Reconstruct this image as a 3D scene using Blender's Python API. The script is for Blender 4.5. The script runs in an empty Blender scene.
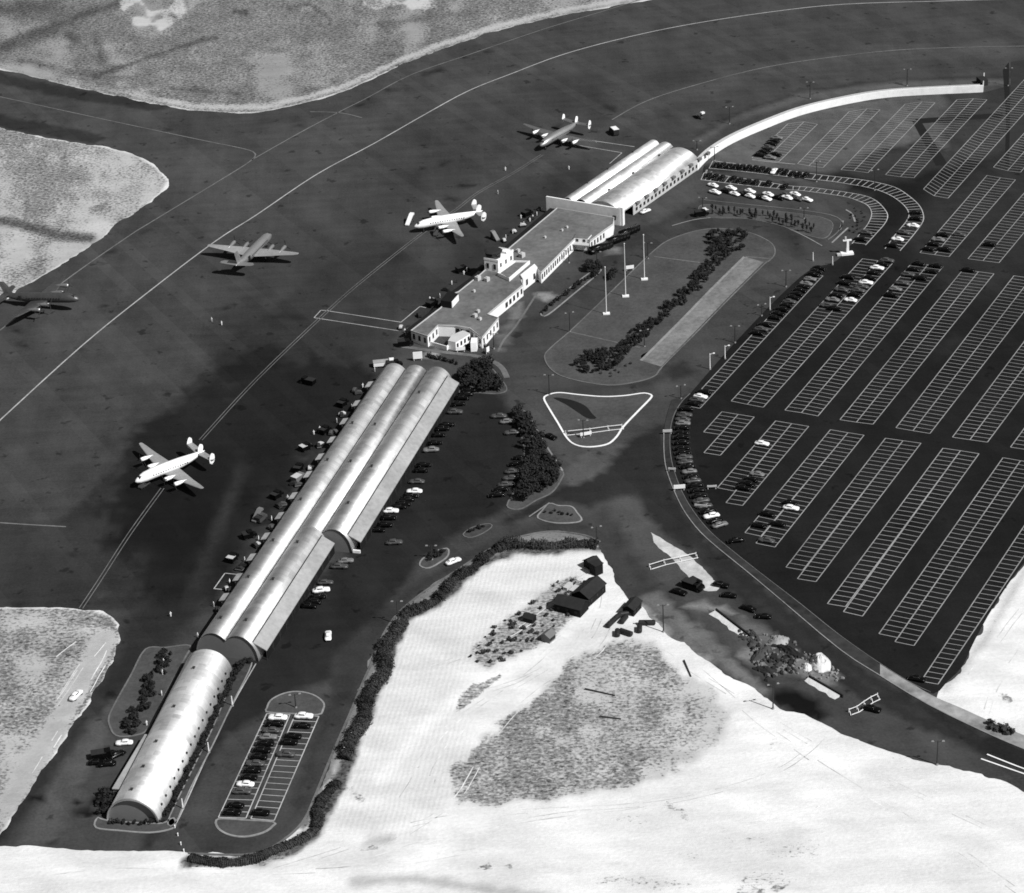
import bpy, bmesh, math, random
import numpy as np
from mathutils import Vector, Matrix
from mathutils.geometry import delaunay_2d_cdt
random.seed(7); rng = np.random.default_rng(7)
R = math.radians
S = bpy.context.scene
COL = S.collection

# ------------------------------------------------------------------ camera, world, sun, exposure
CH, FPX, PITCH, ROLL = 397.0, 2600.0, 28.4, -3.0
cam_d = bpy.data.cameras.new('camera'); cam = bpy.data.objects.new('camera', cam_d); COL.objects.link(cam)
cam_d.sensor_width = 36; cam_d.lens = FPX/1024*36; cam_d.clip_start = 1; cam_d.clip_end = 60000
MR = Matrix.Rotation(R(90-PITCH), 3, 'X') @ Matrix.Rotation(R(ROLL), 3, 'Z')
cam.matrix_world = Matrix.Translation((0, 0, CH)) @ MR.to_4x4()
S.camera = cam
SUN_EL, SUN_AZ = 47.0, math.atan2(0.78, -0.62)          # azimuth from +Y clockwise
w = bpy.data.worlds.new('World'); S.world = w; w.use_nodes = True
nt = w.node_tree; nt.nodes.clear()
sky = nt.nodes.new('ShaderNodeTexSky'); sky.sky_type = 'NISHITA'; sky.sun_disc = False
sky.sun_elevation = R(SUN_EL); sky.sun_rotation = SUN_AZ
bw = nt.nodes.new('ShaderNodeRGBToBW'); bg = nt.nodes.new('ShaderNodeBackground'); ow = nt.nodes.new('ShaderNodeOutputWorld')
nt.links.new(sky.outputs[0], bw.inputs[0]); nt.links.new(bw.outputs[0], bg.inputs[0]); nt.links.new(bg.outputs[0], ow.inputs[0])
bg.inputs[1].default_value = 0.05
sd = bpy.data.lights.new('sun', 'SUN'); sd.energy = 4.6; sd.angle = R(0.5); sd.color = (1, 1, 1)
sun = bpy.data.objects.new('sun', sd); COL.objects.link(sun)
sv = Vector((math.sin(SUN_AZ)*math.cos(R(SUN_EL)), math.cos(SUN_AZ)*math.cos(R(SUN_EL)), math.sin(R(SUN_EL))))
sun.rotation_euler = sv.to_track_quat('Z', 'Y').to_euler(); sun.location = (300, 300, 900)
S.view_settings.view_transform = 'Standard'; S.view_settings.look = 'None'
S.cycles.pixel_filter_type = 'BLACKMAN_HARRIS'; S.cycles.filter_width = 1.7   # soft 1950s lens and film
S.view_settings.exposure = 0.3; S.view_settings.gamma = 1

# ------------------------------------------------------------------ ground point under a photo pixel (used like a survey plan)
def G(x, y, h=0.0):
    d = MR @ Vector((x-512, -(y-446.5), -FPX)); t = (h-CH)/d.z
    return Vector((d.x*t, d.y*t))
MI = np.array(MR.inverted())
def PX(X, Y):
    P = np.stack([X, Y, np.full_like(X, -CH)])
    c = np.tensordot(MI, P, axes=1)
    return 512 - FPX*c[0]/c[2], 446.5 + FPX*c[1]/c[2]

# ------------------------------------------------------------------ tags
def tag(o, label=None, cat=None, group=None, kind=None):
    if label: o['label'] = label
    if cat: o['category'] = cat
    if group: o['group'] = group
    if kind: o['kind'] = kind
    return o
def empty(name, loc=(0, 0, 0), rz=0.0):
    o = bpy.data.objects.new(name, None); COL.objects.link(o); o.empty_display_size = 0.5
    o.location = loc; o.rotation_euler = (0, 0, rz); return o
def copy_tree(o, parent=None):
    c = o.copy(); COL.objects.link(c)
    if parent: c.parent = parent
    for ch in o.children: copy_tree(ch, c)
    return c
ORD = ['first','second','third','fourth','fifth','sixth','seventh','eighth','ninth','tenth','eleventh','twelfth','thirteenth','fourteenth','fifteenth','sixteenth','seventeenth','eighteenth','nineteenth','twentieth']
def ordn(i):
    if i < 20: return ORD[i]
    n = i+1; tens = {2:'twenty',3:'thirty',4:'forty',5:'fifty',6:'sixty',7:'seventy',8:'eighty',9:'ninety'}[n//10]
    if n % 10 == 0: return tens[:-1]+'ieth'
    return tens+'-'+ORD[n%10-1]

# ------------------------------------------------------------------ materials
def nodes_mat(name):
    m = bpy.data.materials.new(name); m.use_nodes = True; t = m.node_tree
    b = t.nodes['Principled BSDF']; return m, t, b
def N(t, typ, **k):
    n = t.nodes.new(typ)
    for a, v in k.items(): setattr(n, a, v)
    return n
def math_n(t, op, a, b=None, clamp=False):
    n = N(t, 'ShaderNodeMath', operation=op); n.use_clamp = clamp
    for i, v in enumerate((a, b)):
        if v is None: continue
        if isinstance(v, (int, float)): n.inputs[i].default_value = v
        else: t.links.new(v, n.inputs[i])
    return n.outputs[0]
def noise_n(t, scale, detail=3, rough=0.5, vec=None):
    n = N(t, 'ShaderNodeTexNoise'); n.inputs['Scale'].default_value = scale
    n.inputs['Detail'].default_value = detail; n.inputs['Roughness'].default_value = rough
    t.links.new(vec, n.inputs['Vector']); return n.outputs[0]
def coords(t, kind='Object', scale=None, rot=None):
    c = N(t, 'ShaderNodeTexCoord'); v = c.outputs[kind]
    if scale or rot:
        m = N(t, 'ShaderNodeMapping')
        if scale: m.inputs['Scale'].default_value = scale
        if rot: m.inputs['Rotation'].default_value = rot
        t.links.new(v, m.inputs[0]); v = m.outputs[0]
    return v
def simple(name, alb, rough=0.7, var=0.15, scale=1.5, metal=0.0, spec=0.2, bump=0.0, bscale=None):
    m, t, b = nodes_mat(name)
    v = coords(t); n1 = noise_n(t, scale, 4, .6, v); n2 = noise_n(t, scale*.13, 2, .5, v)
    f = math_n(t, 'ADD', math_n(t, 'MULTIPLY', math_n(t, 'SUBTRACT', n1, .5), var*3), math_n(t, 'MULTIPLY', math_n(t, 'SUBTRACT', n2, .5), var*3))
    a = math_n(t, 'MULTIPLY', math_n(t, 'ADD', f, 1.0), alb, True)
    t.links.new(a, b.inputs['Base Color'])
    b.inputs['Roughness'].default_value = rough; b.inputs['Metallic'].default_value = metal
    b.inputs['Specular IOR Level'].default_value = spec
    if bump:
        bn = N(t, 'ShaderNodeBump'); bn.inputs['Strength'].default_value = bump; bn.inputs['Distance'].default_value = .3
        t.links.new(noise_n(t, bscale or scale*2, 4, .6, v), bn.inputs['Height']); t.links.new(bn.outputs[0], b.inputs['Normal'])
    return m
def pavement(name, alb):
    """asphalt: attribute tone (wear, oil and resurfacing), streaks, grain"""
    m, t, b = nodes_mat(name)
    at = N(t, 'ShaderNodeAttribute', attribute_name='tone')
    v = coords(t)
    vs = coords(t, 'Object', (0.35, 1.6, 1), (0, 0, R(-62)))
    vs2 = coords(t, 'Object', (1.6, .25, 1), (0, 0, R(-148)))
    g = noise_n(t, 1.3, 3, .7, v)
    st = noise_n(t, .12, 4, .65, vs); big = noise_n(t, .02, 4, .6, v)
    st2 = noise_n(t, .06, 5, .7, vs2)
    f = math_n(t, 'ADD', math_n(t, 'MULTIPLY', math_n(t, 'SUBTRACT', g, .5), .9), math_n(t, 'MULTIPLY', math_n(t, 'SUBTRACT', st, .5), .75))
    f = math_n(t, 'ADD', f, math_n(t, 'MULTIPLY', math_n(t, 'SUBTRACT', big, .5), .7))
    f = math_n(t, 'ADD', f, math_n(t, 'MULTIPLY', math_n(t, 'SUBTRACT', st2, .5), .8))
    spots = noise_n(t, .16, 3, .55, v)                       # oil spots
    sp = N(t, 'ShaderNodeMapRange'); t.links.new(spots, sp.inputs[0])
    sp.inputs[1].default_value = .64; sp.inputs[2].default_value = .70; sp.inputs[3].default_value = 1; sp.inputs[4].default_value = .5
    for ang_, wd_, am in ((-28, 4.6, .22), (62, 19.0, .12)):      # paving lanes and bays
        sx = N(t, 'ShaderNodeSeparateXYZ'); t.links.new(coords(t, 'Object', None, (0, 0, R(ang_ if False else ang_))), sx.inputs[0])
        fl = math_n(t, 'FLOOR', math_n(t, 'DIVIDE', sx.outputs[0], wd_)); wn = N(t, 'ShaderNodeTexWhiteNoise', noise_dimensions='1D'); t.links.new(fl, wn.inputs['W'])
        f = math_n(t, 'ADD', f, math_n(t, 'MULTIPLY', math_n(t, 'SUBTRACT', wn.outputs['Value'], .5), am))
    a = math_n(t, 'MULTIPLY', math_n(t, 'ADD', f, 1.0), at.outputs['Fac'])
    a = math_n(t, 'MULTIPLY', a, sp.outputs[0])
    a = math_n(t, 'MULTIPLY', a, alb, True)
    t.links.new(a, b.inputs['Base Color']); b.inputs['Roughness'].default_value = .85; b.inputs['Specular IOR Level'].default_value = .08
    return m
def ground_mat():
    m, t, b = nodes_mat('sandy_scrub_ground')
    veg = N(t, 'ShaderNodeAttribute', attribute_name='veg').outputs['Fac']
    base = N(t, 'ShaderNodeAttribute', attribute_name='base').outputs['Fac']
    fur = N(t, 'ShaderNodeAttribute', attribute_name='furrow').outputs['Fac']
    v = coords(t)
    vstr = coords(t, 'Object', (.8, 1.7, 1), (0, 0, R(8)))
    n1 = noise_n(t, .75, 4, .75, vstr); n2 = noise_n(t, .09, 4, .6, v); n3 = noise_n(t, .95, 2, .6, v)
    nn = math_n(t, 'ADD', math_n(t, 'MULTIPLY', n1, .42), math_n(t, 'ADD', math_n(t, 'MULTIPLY', n2, .16), math_n(t, 'MULTIPLY', n3, .42)))
    th = math_n(t, 'SUBTRACT', 1.0, nn)
    d = math_n(t, 'SUBTRACT', math_n(t, 'ADD', math_n(t, 'MULTIPLY', veg, .42), .30), th)
    k = math_n(t, 'ADD', math_n(t, 'MULTIPLY', d, 9.0), 0.5, True)
    k = math_n(t, 'MULTIPLY', k, math_n(t, 'MULTIPLY', veg, 8.0, True))
    # sand: wheel tracks and raked furrows
    wv = N(t, 'ShaderNodeTexWave', wave_type='BANDS', bands_direction='X'); t.links.new(coords(t, 'Object', None, (0, 0, R(9))), wv.inputs[0])
    wv.inputs['Scale'].default_value = .24; wv.inputs['Distortion'].default_value = 5; wv.inputs['Detail'].default_value = 3; wv.inputs['Detail Scale'].default_value = .25
    fr = math_n(t, 'MULTIPLY', math_n(t, 'SUBTRACT', wv.outputs['Fac'], .5), math_n(t, 'MULTIPLY', fur, -.07))
    tr = noise_n(t, .05, 5, .7, coords(t, 'Object', (.4, 3, 1), (0, 0, R(-18))))
    sv_ = math_n(t, 'ADD', math_n(t, 'MULTIPLY', math_n(t, 'SUBTRACT', tr, .5), .5), math_n(t, 'MULTIPLY', math_n(t, 'SUBTRACT', n3, .5), .32))
    sand = math_n(t, 'MULTIPLY', base, math_n(t, 'ADD', math_n(t, 'ADD', sv_, fr), 1.0))
    n5 = noise_n(t, .55, 4, .8, vstr)
    scrub = math_n(t, 'MULTIPLY', base, math_n(t, 'ADD', math_n(t, 'MULTIPLY', math_n(t, 'SUBTRACT', n5, .5), 2.2), .36), True)
    mx = N(t, 'ShaderNodeMix'); t.links.new(k, mx.inputs[0]); t.links.new(sand, mx.inputs[2]); t.links.new(scrub, mx.inputs[3])
    t.links.new(mx.outputs[0], b.inputs['Base Color']); b.inputs['Roughness'].default_value = .95; b.inputs['Specular IOR Level'].default_value = .05
    bn = N(t, 'ShaderNodeBump'); bn.inputs['Strength'].default_value = .35; bn.inputs['Distance'].default_value = .5
    t.links.new(math_n(t, 'ADD', n1, math_n(t, 'MULTIPLY', wv.outputs['Fac'], math_n(t, 'MULTIPLY', fur, .12))), bn.inputs['Height']); t.links.new(bn.outputs[0], b.inputs['Normal'])
    return m
def corrugated(name, alb, rough=.45, metal=.55):
    m, t, b = nodes_mat(name)
    v = coords(t, 'Object')
    wv = N(t, 'ShaderNodeTexWave', wave_type='BANDS', bands_direction='X'); t.links.new(v, wv.inputs[0]); wv.inputs['Scale'].default_value = .55
    st = noise_n(t, .5, 4, .6, coords(t, 'Object', (1.6, .1, .1))); n2 = noise_n(t, 1.4, 3, .7, v); n4 = noise_n(t, .12, 3, .6, v)
    f = math_n(t, 'ADD', math_n(t, 'MULTIPLY', math_n(t, 'SUBTRACT', st, .5), .35), math_n(t, 'MULTIPLY', math_n(t, 'SUBTRACT', n2, .5), .3))
    f = math_n(t, 'ADD', f, math_n(t, 'MULTIPLY', math_n(t, 'SUBTRACT', wv.outputs['Fac'], .5), .05))
    f = math_n(t, 'ADD', f, math_n(t, 'MULTIPLY', math_n(t, 'SUBTRACT', n4, .5), .35))
    sx = N(t, 'ShaderNodeSeparateXYZ'); t.links.new(v, sx.inputs[0])              # sheets of slightly different age
    s1 = math_n(t, 'FLOOR', math_n(t, 'DIVIDE', sx.outputs[0], 1.9)); s2 = math_n(t, 'FLOOR', math_n(t, 'DIVIDE', sx.outputs[1], 2.1))
    wn = N(t, 'ShaderNodeTexWhiteNoise', noise_dimensions='2D'); cb = N(t, 'ShaderNodeCombineXYZ'); t.links.new(s1, cb.inputs[0]); t.links.new(s2, cb.inputs[1]); t.links.new(cb.outputs[0], wn.inputs['Vector'])
    f = math_n(t, 'ADD', f, math_n(t, 'MULTIPLY', math_n(t, 'SUBTRACT', wn.outputs['Value'], .5), .24))
    wn2 = N(t, 'ShaderNodeTexWhiteNoise', noise_dimensions='1D'); t.links.new(math_n(t, 'FLOOR', math_n(t, 'DIVIDE', sx.outputs[0], 7.6)), wn2.inputs['W'])
    f = math_n(t, 'ADD', f, math_n(t, 'MULTIPLY', math_n(t, 'SUBTRACT', wn2.outputs['Value'], .5), .16))
    a = math_n(t, 'MULTIPLY', math_n(t, 'ADD', f, 1.0), alb, True)
    t.links.new(a, b.inputs['Base Color']); b.inputs['Roughness'].default_value = rough; b.inputs['Metallic'].default_value = metal
    b.inputs['Anisotropic'].default_value = .5; b.inputs['Anisotropic Rotation'].default_value = .25      # ribs run round the arch
    tg = N(t, 'ShaderNodeTangent', direction_type='RADIAL', axis='X'); t.links.new(tg.outputs[0], b.inputs['Tangent'])
    return m
M = dict(
 ground=ground_mat(), apron=pavement('apron_asphalt', .042), lot=pavement('parking_asphalt', .0095), road=pavement('road_asphalt', .040),
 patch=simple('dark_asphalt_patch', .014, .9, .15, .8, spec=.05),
 line=simple('white_paint_worn', .34, .8, .35, .6), faint=simple('faded_paint', .12, .85, .4, .5), bright=simple('bright_white_paint', .72, .7, .12, .6),
 stall=simple('stall_paint', .24, .8, .28, .25), kerb=simple('concrete_kerb', .20, .85, .35, .7), kerbdim=simple('old_concrete', .11, .85, .4, .6),
 grass=simple('mown_grass', .062, .95, .28, .7, spec=.05, bump=.4), grasspale=simple('dry_grass_bed', .15, .95, .4, .5, spec=.05, bump=.4),
 dirt=simple('packed_dirt', .05, .95, .45, .4, spec=.05, bump=.4), sandy=simple('sandy_verge', .24, .95, .6, .22, spec=.05, bump=.5), sandm=simple('grey_sand', .42, .95, .35, .35, spec=.05, bump=.5), pile=simple('loose_white_sand', .52, .95, .15, .5, spec=.05, bump=.6),
 roof=corrugated('corrugated_metal_roof', .54, .62, .93), roofb=corrugated('painted_vault_roof', .84, .66, .9),
 leanto=simple('grey_felt_roof', .27, .85, .25, .6), endw=simple('grey_end_wall', .13, .85, .08, .6), wall=simple('white_stucco', .74, .8, .14, .5), wallg=simple('pale_concrete_wall', .42, .85, .12, .5),
 troof=simple('gravel_roof', .115, .95, .38, .6), dark=simple('dark_opening', .012, .6, .1), glass=simple('dark_window_glass', .02, .15, .1, spec=.5), tar=simple('tar_black', .02, .8, .2),
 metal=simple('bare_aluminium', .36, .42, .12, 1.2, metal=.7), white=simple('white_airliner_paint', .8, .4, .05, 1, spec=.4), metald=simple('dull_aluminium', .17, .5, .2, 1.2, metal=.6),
 black=simple('black_car_paint', .003, .22, .1, 2, spec=.22), grey=simple('grey_car_paint', .055, .35, .1, 2, spec=.5), light=simple('pale_grey_car_paint', .14, .35, .05, 2, spec=.4), carw=simple('white_car_paint', .72, .35, .05, 2, spec=.5), chrome=simple('chrome', .6, .25, .1, metal=1),
 rubber=simple('tyre_rubber', .015, .8, .1), leafh=simple('hedge_foliage', .034, .9, .7, .5, spec=.05), leaf=simple('dark_foliage', .022, .9, .5, .9, spec=.05), leaf2=simple('scrub_foliage', .045, .9, .5, .9, spec=.05), bark=simple('bark', .04, .9, .3, 3),
 pole=simple('dark_pole', .03, .6, .2), polew=simple('white_pole', .7, .6, .1), shed=simple('tarpaper_shed', .006, .9, .3, .8), shedroof=simple('dark_shed_roof', .018, .9, .3, .8), verge=simple('grassy_verge', .030, .95, .5, .35, spec=.05), metalk=simple('dark_aluminium', .10, .45, .3, 1.2, metal=.6), wingm=simple('bright_wing_metal', .30, .5, .2, 1.0, metal=.3), rub=simple('broken_concrete', .15, .95, .5, .6), track=simple('disturbed_sand', .50, .95, .5, .3, spec=.05), tank=simple('dark_steel_tank', .02, .5, .3, 1),
 cloth=simple('dark_clothing', .03, .9, .2), skin=simple('skin', .35, .7, .1), awn=simple('pale_annex_roof', .30, .85, .3, .8))

# ------------------------------------------------------------------ mesh builder
class MB:
    def __init__(s): s.v = []; s.f = []
    def add(s, vs, fs):
        k = len(s.v); s.v += [tuple(x) for x in vs]; s.f += [tuple(i+k for i in f) for f in fs]; return s
    def box(s, c, d, rz=0.0, taper=1.0):
        ca, sa = math.cos(rz), math.sin(rz); vs = []
        for z in (-.5, .5):
            k = 1.0 if z < 0 else taper
            for x, y in ((-.5, -.5), (.5, -.5), (.5, .5), (-.5, .5)):
                X, Y = x*d[0]*k, y*d[1]*k
                vs.append((c[0]+X*ca-Y*sa, c[1]+X*sa+Y*ca, c[2]+z*d[2]))
        return s.add(vs, [(0, 3, 2, 1), (4, 5, 6, 7), (0, 1, 5, 4), (1, 2, 6, 5), (2, 3, 7, 6), (3, 0, 4, 7)])
    def loft(s, rings, cap=True):
        n = len(rings[0]); k = len(s.v)
        for r in rings: s.v += [tuple(p) for p in r]
        for i in range(len(rings)-1):
            for j in range(n):
                a = k+i*n+j; b = k+i*n+(j+1) % n
                s.f.append((a, b, b+n, a+n))
        if cap:
            s.f.append(tuple(k+j for j in reversed(range(n)))); s.f.append(tuple(k+(len(rings)-1)*n+j for j in range(n)))
        return s
    def tube(s, p, q, r0, r1=None, n=8):
        p, q = Vector(p), Vector(q); r1 = r0 if r1 is None else r1
        a = (q-p).normalized(); u = a.orthogonal().normalized(); w_ = a.cross(u)
        return s.loft([[p+(u*math.cos(t)+w_*math.sin(t))*r0 for t in [2*math.pi*i/n for i in range(n)]],
                       [q+(u*math.cos(t)+w_*math.sin(t))*r1 for t in [2*math.pi*i/n for i in range(n)]]])
    def prism(s, poly, z0, z1):
        poly = [tuple(p[:2]) for p in poly]
        A = sum(poly[i][0]*poly[(i+1) % len(poly)][1]-poly[(i+1) % len(poly)][0]*poly[i][1] for i in range(len(poly)))
        if A < 0: poly = poly[::-1]
        n = len(poly)
        res = delaunay_2d_cdt([Vector(p) for p in poly], [], [list(range(n))], 1, 1e-5)
        k = len(s.v); vv = [(p.x, p.y) for p in res[0]]
        s.v += [(x, y, z1) for x, y in vv]; s.f += [tuple(k+i for i in f) for f in res[2]]
        k = len(s.v); s.v += [(x, y, z0) for x, y in poly]+[(x, y, z1) for x, y in poly]
        for i in range(n): j = (i+1) % n; s.f.append((k+i, k+j, k+n+j, k+n+i))
        return s
    def mesh(s, name, mat, smooth=False):
        m = bpy.data.meshes.new(name); m.from_pydata(s.v, [], s.f); m.materials.append(mat); m.update()
        if smooth: m.polygons.foreach_set('use_smooth', [True]*len(m.polygons))
        return m
    def build(s, name, mat, parent=None, smooth=False):
        o = bpy.data.objects.new(name, s.mesh(name, mat, smooth)); COL.objects.link(o)
        if parent: o.parent = parent
        return o

def smooth_poly(pts, closed=True, sub=5):
    P = [Vector(p) for p in pts]; n = len(P); out = []
    rngi = range(n) if closed else range(n-1)
    for i in rngi:
        if closed: a, b, c, d = P[i-1], P[i], P[(i+1) % n], P[(i+2) % n]
        else: a, b, c, d = P[max(i-1, 0)], P[i], P[i+1], P[min(i+2, n-1)]
        for k in range(sub):
            t = k/sub
            out.append(.5*((2*b)+(c-a)*t+(2*a-5*b+4*c-d)*t*t+(3*b-a-3*c+d)*t**3))
    if not closed: out.append(P[-1])
    return out
def resample(P, step, closed=False):
    Q = P+[P[0]] if closed else P
    out = [Q[0].copy()]; acc = 0
    for a, b in zip(Q, Q[1:]):
        L = (b-a).length
        if L < 1e-6: continue
        t = step-acc
        while t <= L: out.append(a+(b-a)*(t/L)); t += step
        acc = (acc+L) % step
    return out
def wpts(px, closed=False, sub=5): return [G(p.x, p.y) for p in smooth_poly(px, closed, sub)] if sub > 1 else [G(*p) for p in px]
def strip(mb, P, wd, z0, z1=None, closed=False):
    """flat line (z1 None) or raised kerb along world points"""
    n = len(P); L, Rr = [], []
    for i in range(n):
        a = P[i-1] if (i > 0 or closed) else P[i]; b = P[(i+1) % n] if (i < n-1 or closed) else P[i]
        d = (b-a); d = d.normalized() if d.length > 1e-6 else Vector((1, 0)); nn = Vector((-d.y, d.x))*wd/2
        L.append(P[i]+nn); Rr.append(P[i]-nn)
    m = n if closed else n-1; k = len(mb.v)
    if z1 is None:
        mb.v += [(p.x, p.y, z0) for p in L]+[(p.x, p.y, z0) for p in Rr]
        for i in range(m): j = (i+1) % n; mb.f.append((k+n+i, k+n+j, k+j, k+i))
    else:
        for z in (z0, z1): mb.v += [(p.x, p.y, z) for p in L]+[(p.x, p.y, z) for p in Rr]
        for i in range(m):
            j = (i+1) % n
            mb.f += [(k+3*n+i, k+3*n+j, k+2*n+j, k+2*n+i), (k+i, k+2*n+i, k+2*n+j, k+j), (k+n+i, k+n+j, k+3*n+j, k+3*n+i)]
        if not closed:
            mb.f += [(k, k+n, k+3*n, k+2*n), (k+n-1, k+3*n-1, k+4*n-1, k+2*n-1)]
    return mb
def fbm(x, y, cell, seed=0, octs=3):
    """smooth value noise, about -1..1"""
    tot = np.zeros(np.shape(x)); amp = 1.0; nrm = 0
    for o_ in range(octs):
        g_ = np.random.default_rng(seed+o_*17).uniform(-1, 1, (256, 256)); u_ = np.asarray(x)/cell*2**o_+37.3; v_ = np.asarray(y)/cell*2**o_+91.7
        i, j = np.floor(u_).astype(int), np.floor(v_).astype(int); fu, fv = u_-i, v_-j; fu = fu*fu*(3-2*fu); fv = fv*fv*(3-2*fv); q = lambda a, b: g_[(i+a) % 256, (j+b) % 256]
        tot += amp*((q(0, 0)*(1-fu)+q(1, 0)*fu)*(1-fv)+(q(0, 1)*(1-fu)+q(1, 1)*fu)*fv); nrm += amp; amp *= .55
    return tot/nrm*1.6
def structure(o): o['kind'] = 'structure'; return o

# ------------------------------------------------------------------ numpy painting in plan
def sdpoly(x, y, poly):
    poly = np.array([(p[0], p[1]) for p in poly], float); n = len(poly)
    d = np.full(x.shape, 1e18); inside = np.zeros(x.shape, bool)
    for i in range(n):
        x0, y0 = poly[i]; x1, y1 = poly[(i+1) % n]
        ex, ey = x1-x0, y1-y0; L = ex*ex+ey*ey+1e-9
        t = np.clip(((x-x0)*ex+(y-y0)*ey)/L, 0, 1)
        d = np.minimum(d, (x-x0-t*ex)**2+(y-y0-t*ey)**2)
        c = ((y0 > y) != (y1 > y)) & (x < (x1-x0)*(y-y0)/((y1-y0) if y1 != y0 else 1e-9)+x0)
        inside ^= c
    d = np.sqrt(d); return np.where(inside, -d, d)
def sdline(x, y, pts):
    d = np.full(x.shape, 1e18)
    for (x0, y0), (x1, y1) in zip(pts, pts[1:]):
        ex, ey = x1-x0, y1-y0; L = ex*ex+ey*ey+1e-9
        t = np.clip(((x-x0)*ex+(y-y0)*ey)/L, 0, 1)
        d = np.minimum(d, (x-x0-t*ex)**2+(y-y0-t*ey)**2)
    return np.sqrt(d)
def ss(d, soft): t = np.clip(.5-d/(2*soft), 0, 1); return t*t*(3-2*t)
def blend(a, m, v): return a*(1-m)+v*m
def attr(mesh, name, vals):
    a = mesh.attributes.new(name, 'FLOAT', 'POINT'); a.data.foreach_set('value', np.asarray(vals, np.float32))

# outlines (plan taken from the photograph)
F1 = [(-60,-60),(-60,58),(0,69),(60,84),(110,95),(150,103),(190,110),(235,113),(262,112),(300,104),(345,91),(395,68),(440,50),(500,30),(560,16),(620,5),(700,-12),(800,-60)]
F2 = [(-60,112),(0,127),(40,137),(100,146),(135,155),(157,168),(168,181),(160,193),(140,211),(115,225),(100,241),(60,265),(15,292),(-60,335)]
F3 = [(-60,608),(0,608),(60,608),(92,610),(112,617),(121,632),(118,650),(104,678),(60,745),(25,800),(0,834),(-60,890)]
LOOP = [(597,540),(587,536),(566,532.5),(544.5,532),(512,539),(488.5,550),(456,571),(436,584),(418.5,596),(398.5,613),(386,630),(378,646),(371,665),(364,680),(349,716),(331,757),(316,794),(303,822),(281,842),(256,853.5),(222,855),(185,853),(140,851),(80,850),(30,848),(0,849),(-60,858)]
SANDR = [(597,540),(604,560),(614,580),(630,600),(650,618),(680,642),(720,667),(760,695),(785,709),(820,722),(850,737),(900,755),(940,766),(985,777),(1024,791),(1100,815)]
PAVE = [(-60,-80),(-60,900)]+[]  # built below
pave_outer = [(-70,-90)]+[(-70,858)]+list(reversed([p for p in LOOP]))[1:]+SANDR+[(1110,765),(1024,747),(990,733),(945,712),(935,700),(948,682),(962,668),(975,640),(996,603),(1030,556),(1110,470),(1110,-90)]

# ------------------------------------------------------------------ terrain
def axis(lo, hi, step, far):
    a = list(np.arange(lo, hi, step)); s = step; v = lo; left = []
    while v > -far: s *= 1.35; v -= s; left.append(v)
    s = step; v = a[-1]; right = []
    while v < far: s *= 1.35; v += s; right.append(v)
    return np.array(left[::-1]+a+right)
ax = axis(-270, 275, 1.0, 16000); ay = axis(480, 1230, 1.05, 16000)
Xg, Yg = np.meshgrid(ax, ay); ny, nx = Xg.shape
fy = np.maximum(Yg, 150); px, py = PX(Xg.ravel(), fy.ravel()); px = px.reshape(Xg.shape); py = py.reshape(Xg.shape)
base = np.full(Xg.shape, .60); veg = np.zeros(Xg.shape); fur = np.zeros(Xg.shape)
pcx, pcy = np.clip(px, -300, 1400), np.clip(py, -300, 1300)
wob = 9*fbm(pcx, pcy, 14, 3, 4)
big_ = fbm(pcx, pcy, 60, 5, 4); mid_ = fbm(pcx, pcy, 22, 9, 3)
# far and outside: scrub
far = ss(-(py-(-30)), 30); 
out = np.clip((np.hypot(px-512, py-446)-900)/300, 0, 1); base = blend(base, out, .3); veg = blend(veg, out, .45)
f1 = ss(sdpoly(px, py, F1), 1.5); base = blend(base, f1, .29*(1+.25*big_)); veg = blend(veg, f1, np.clip(.55+.2*big_+.16*mid_, .15, .9))
edge = f1*ss(np.abs(sdline(px, py, F1[1:-1])-4-np.abs(wob)*.3)-2.5, 2.5)*np.clip((px-60)/120, .25, 1); base = blend(base, edge*.8, .40); veg = blend(veg, edge*.8, .26)
for pts, wd, vv in [([(-20,52),(0,48),(40,32),(75,17),(110,6),(130,-4)],7,1.0),([(95,76),(150,57),(190,44),(216,37)],4,.9),([(70,36),(76,42)],5,.9),([(95,33),(100,48),(101,62)],7,.65),([(120,52),(135,55)],8,.55),([(0,8),(60,8)],16,.7),([(290,8),(310,4),(330,20)],4,.7),([(255,45),(280,50)],6,.5),([(385,55),(395,56)],4,.8),([(235,11),(245,13)],3,.9),([(380,25),(470,12)],5,.55),([(20,60),(90,75),(140,80)],5,.55),([(170,88),(240,94)],3,.65),([(200,60),(250,58)],6,.4)]:
    k = ss(sdline(px, py, pts)-wd*.45+wob*.3, wd*.8)*f1; veg = blend(veg, k*.85, vv); base = blend(base, k*.75*vv, .07)
for pts, wd in [([(125,4),(140,0),(150,12),(168,10),(176,6)],4),([(135,22),(155,24),(172,22)],5),([(178,4),(180,12)],4),([(365,2),(430,4)],4)]:
    k = ss(sdline(px, py, pts)-wd*.8+wob*.6, 1.5)*f1; base = blend(base, k*.8, .46); veg = blend(veg, k*.9, np.clip(.28+.3*mid_, 0, .6))
f2 = ss(sdpoly(px, py, F2), 1.5); base = blend(base, f2, .38*(1+.15*big_)); veg = blend(veg, f2, np.clip(.43+.22*big_+.18*mid_, .05, .75))
k = f2*ss(sdline(px, py, [(85,160),(115,165),(135,185),(120,200)])-8+wob*.6, 8); veg = blend(veg, k, .42)
k = f2*ss(sdline(px, py, [(-20,218),(20,224),(50,233),(92,238)])-5+wob*.2, 4); veg = blend(veg, k*.9, .62); base = blend(base, k*.85, .11)
k = f2*ss(sdline(px, py, [(-10,135),(20,138)])-6, 5); veg = blend(veg, k, .75)
k = f2*ss(sdline(px, py, [(92,210),(105,205)])-2, 2); veg = blend(veg, k, .9)
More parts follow.
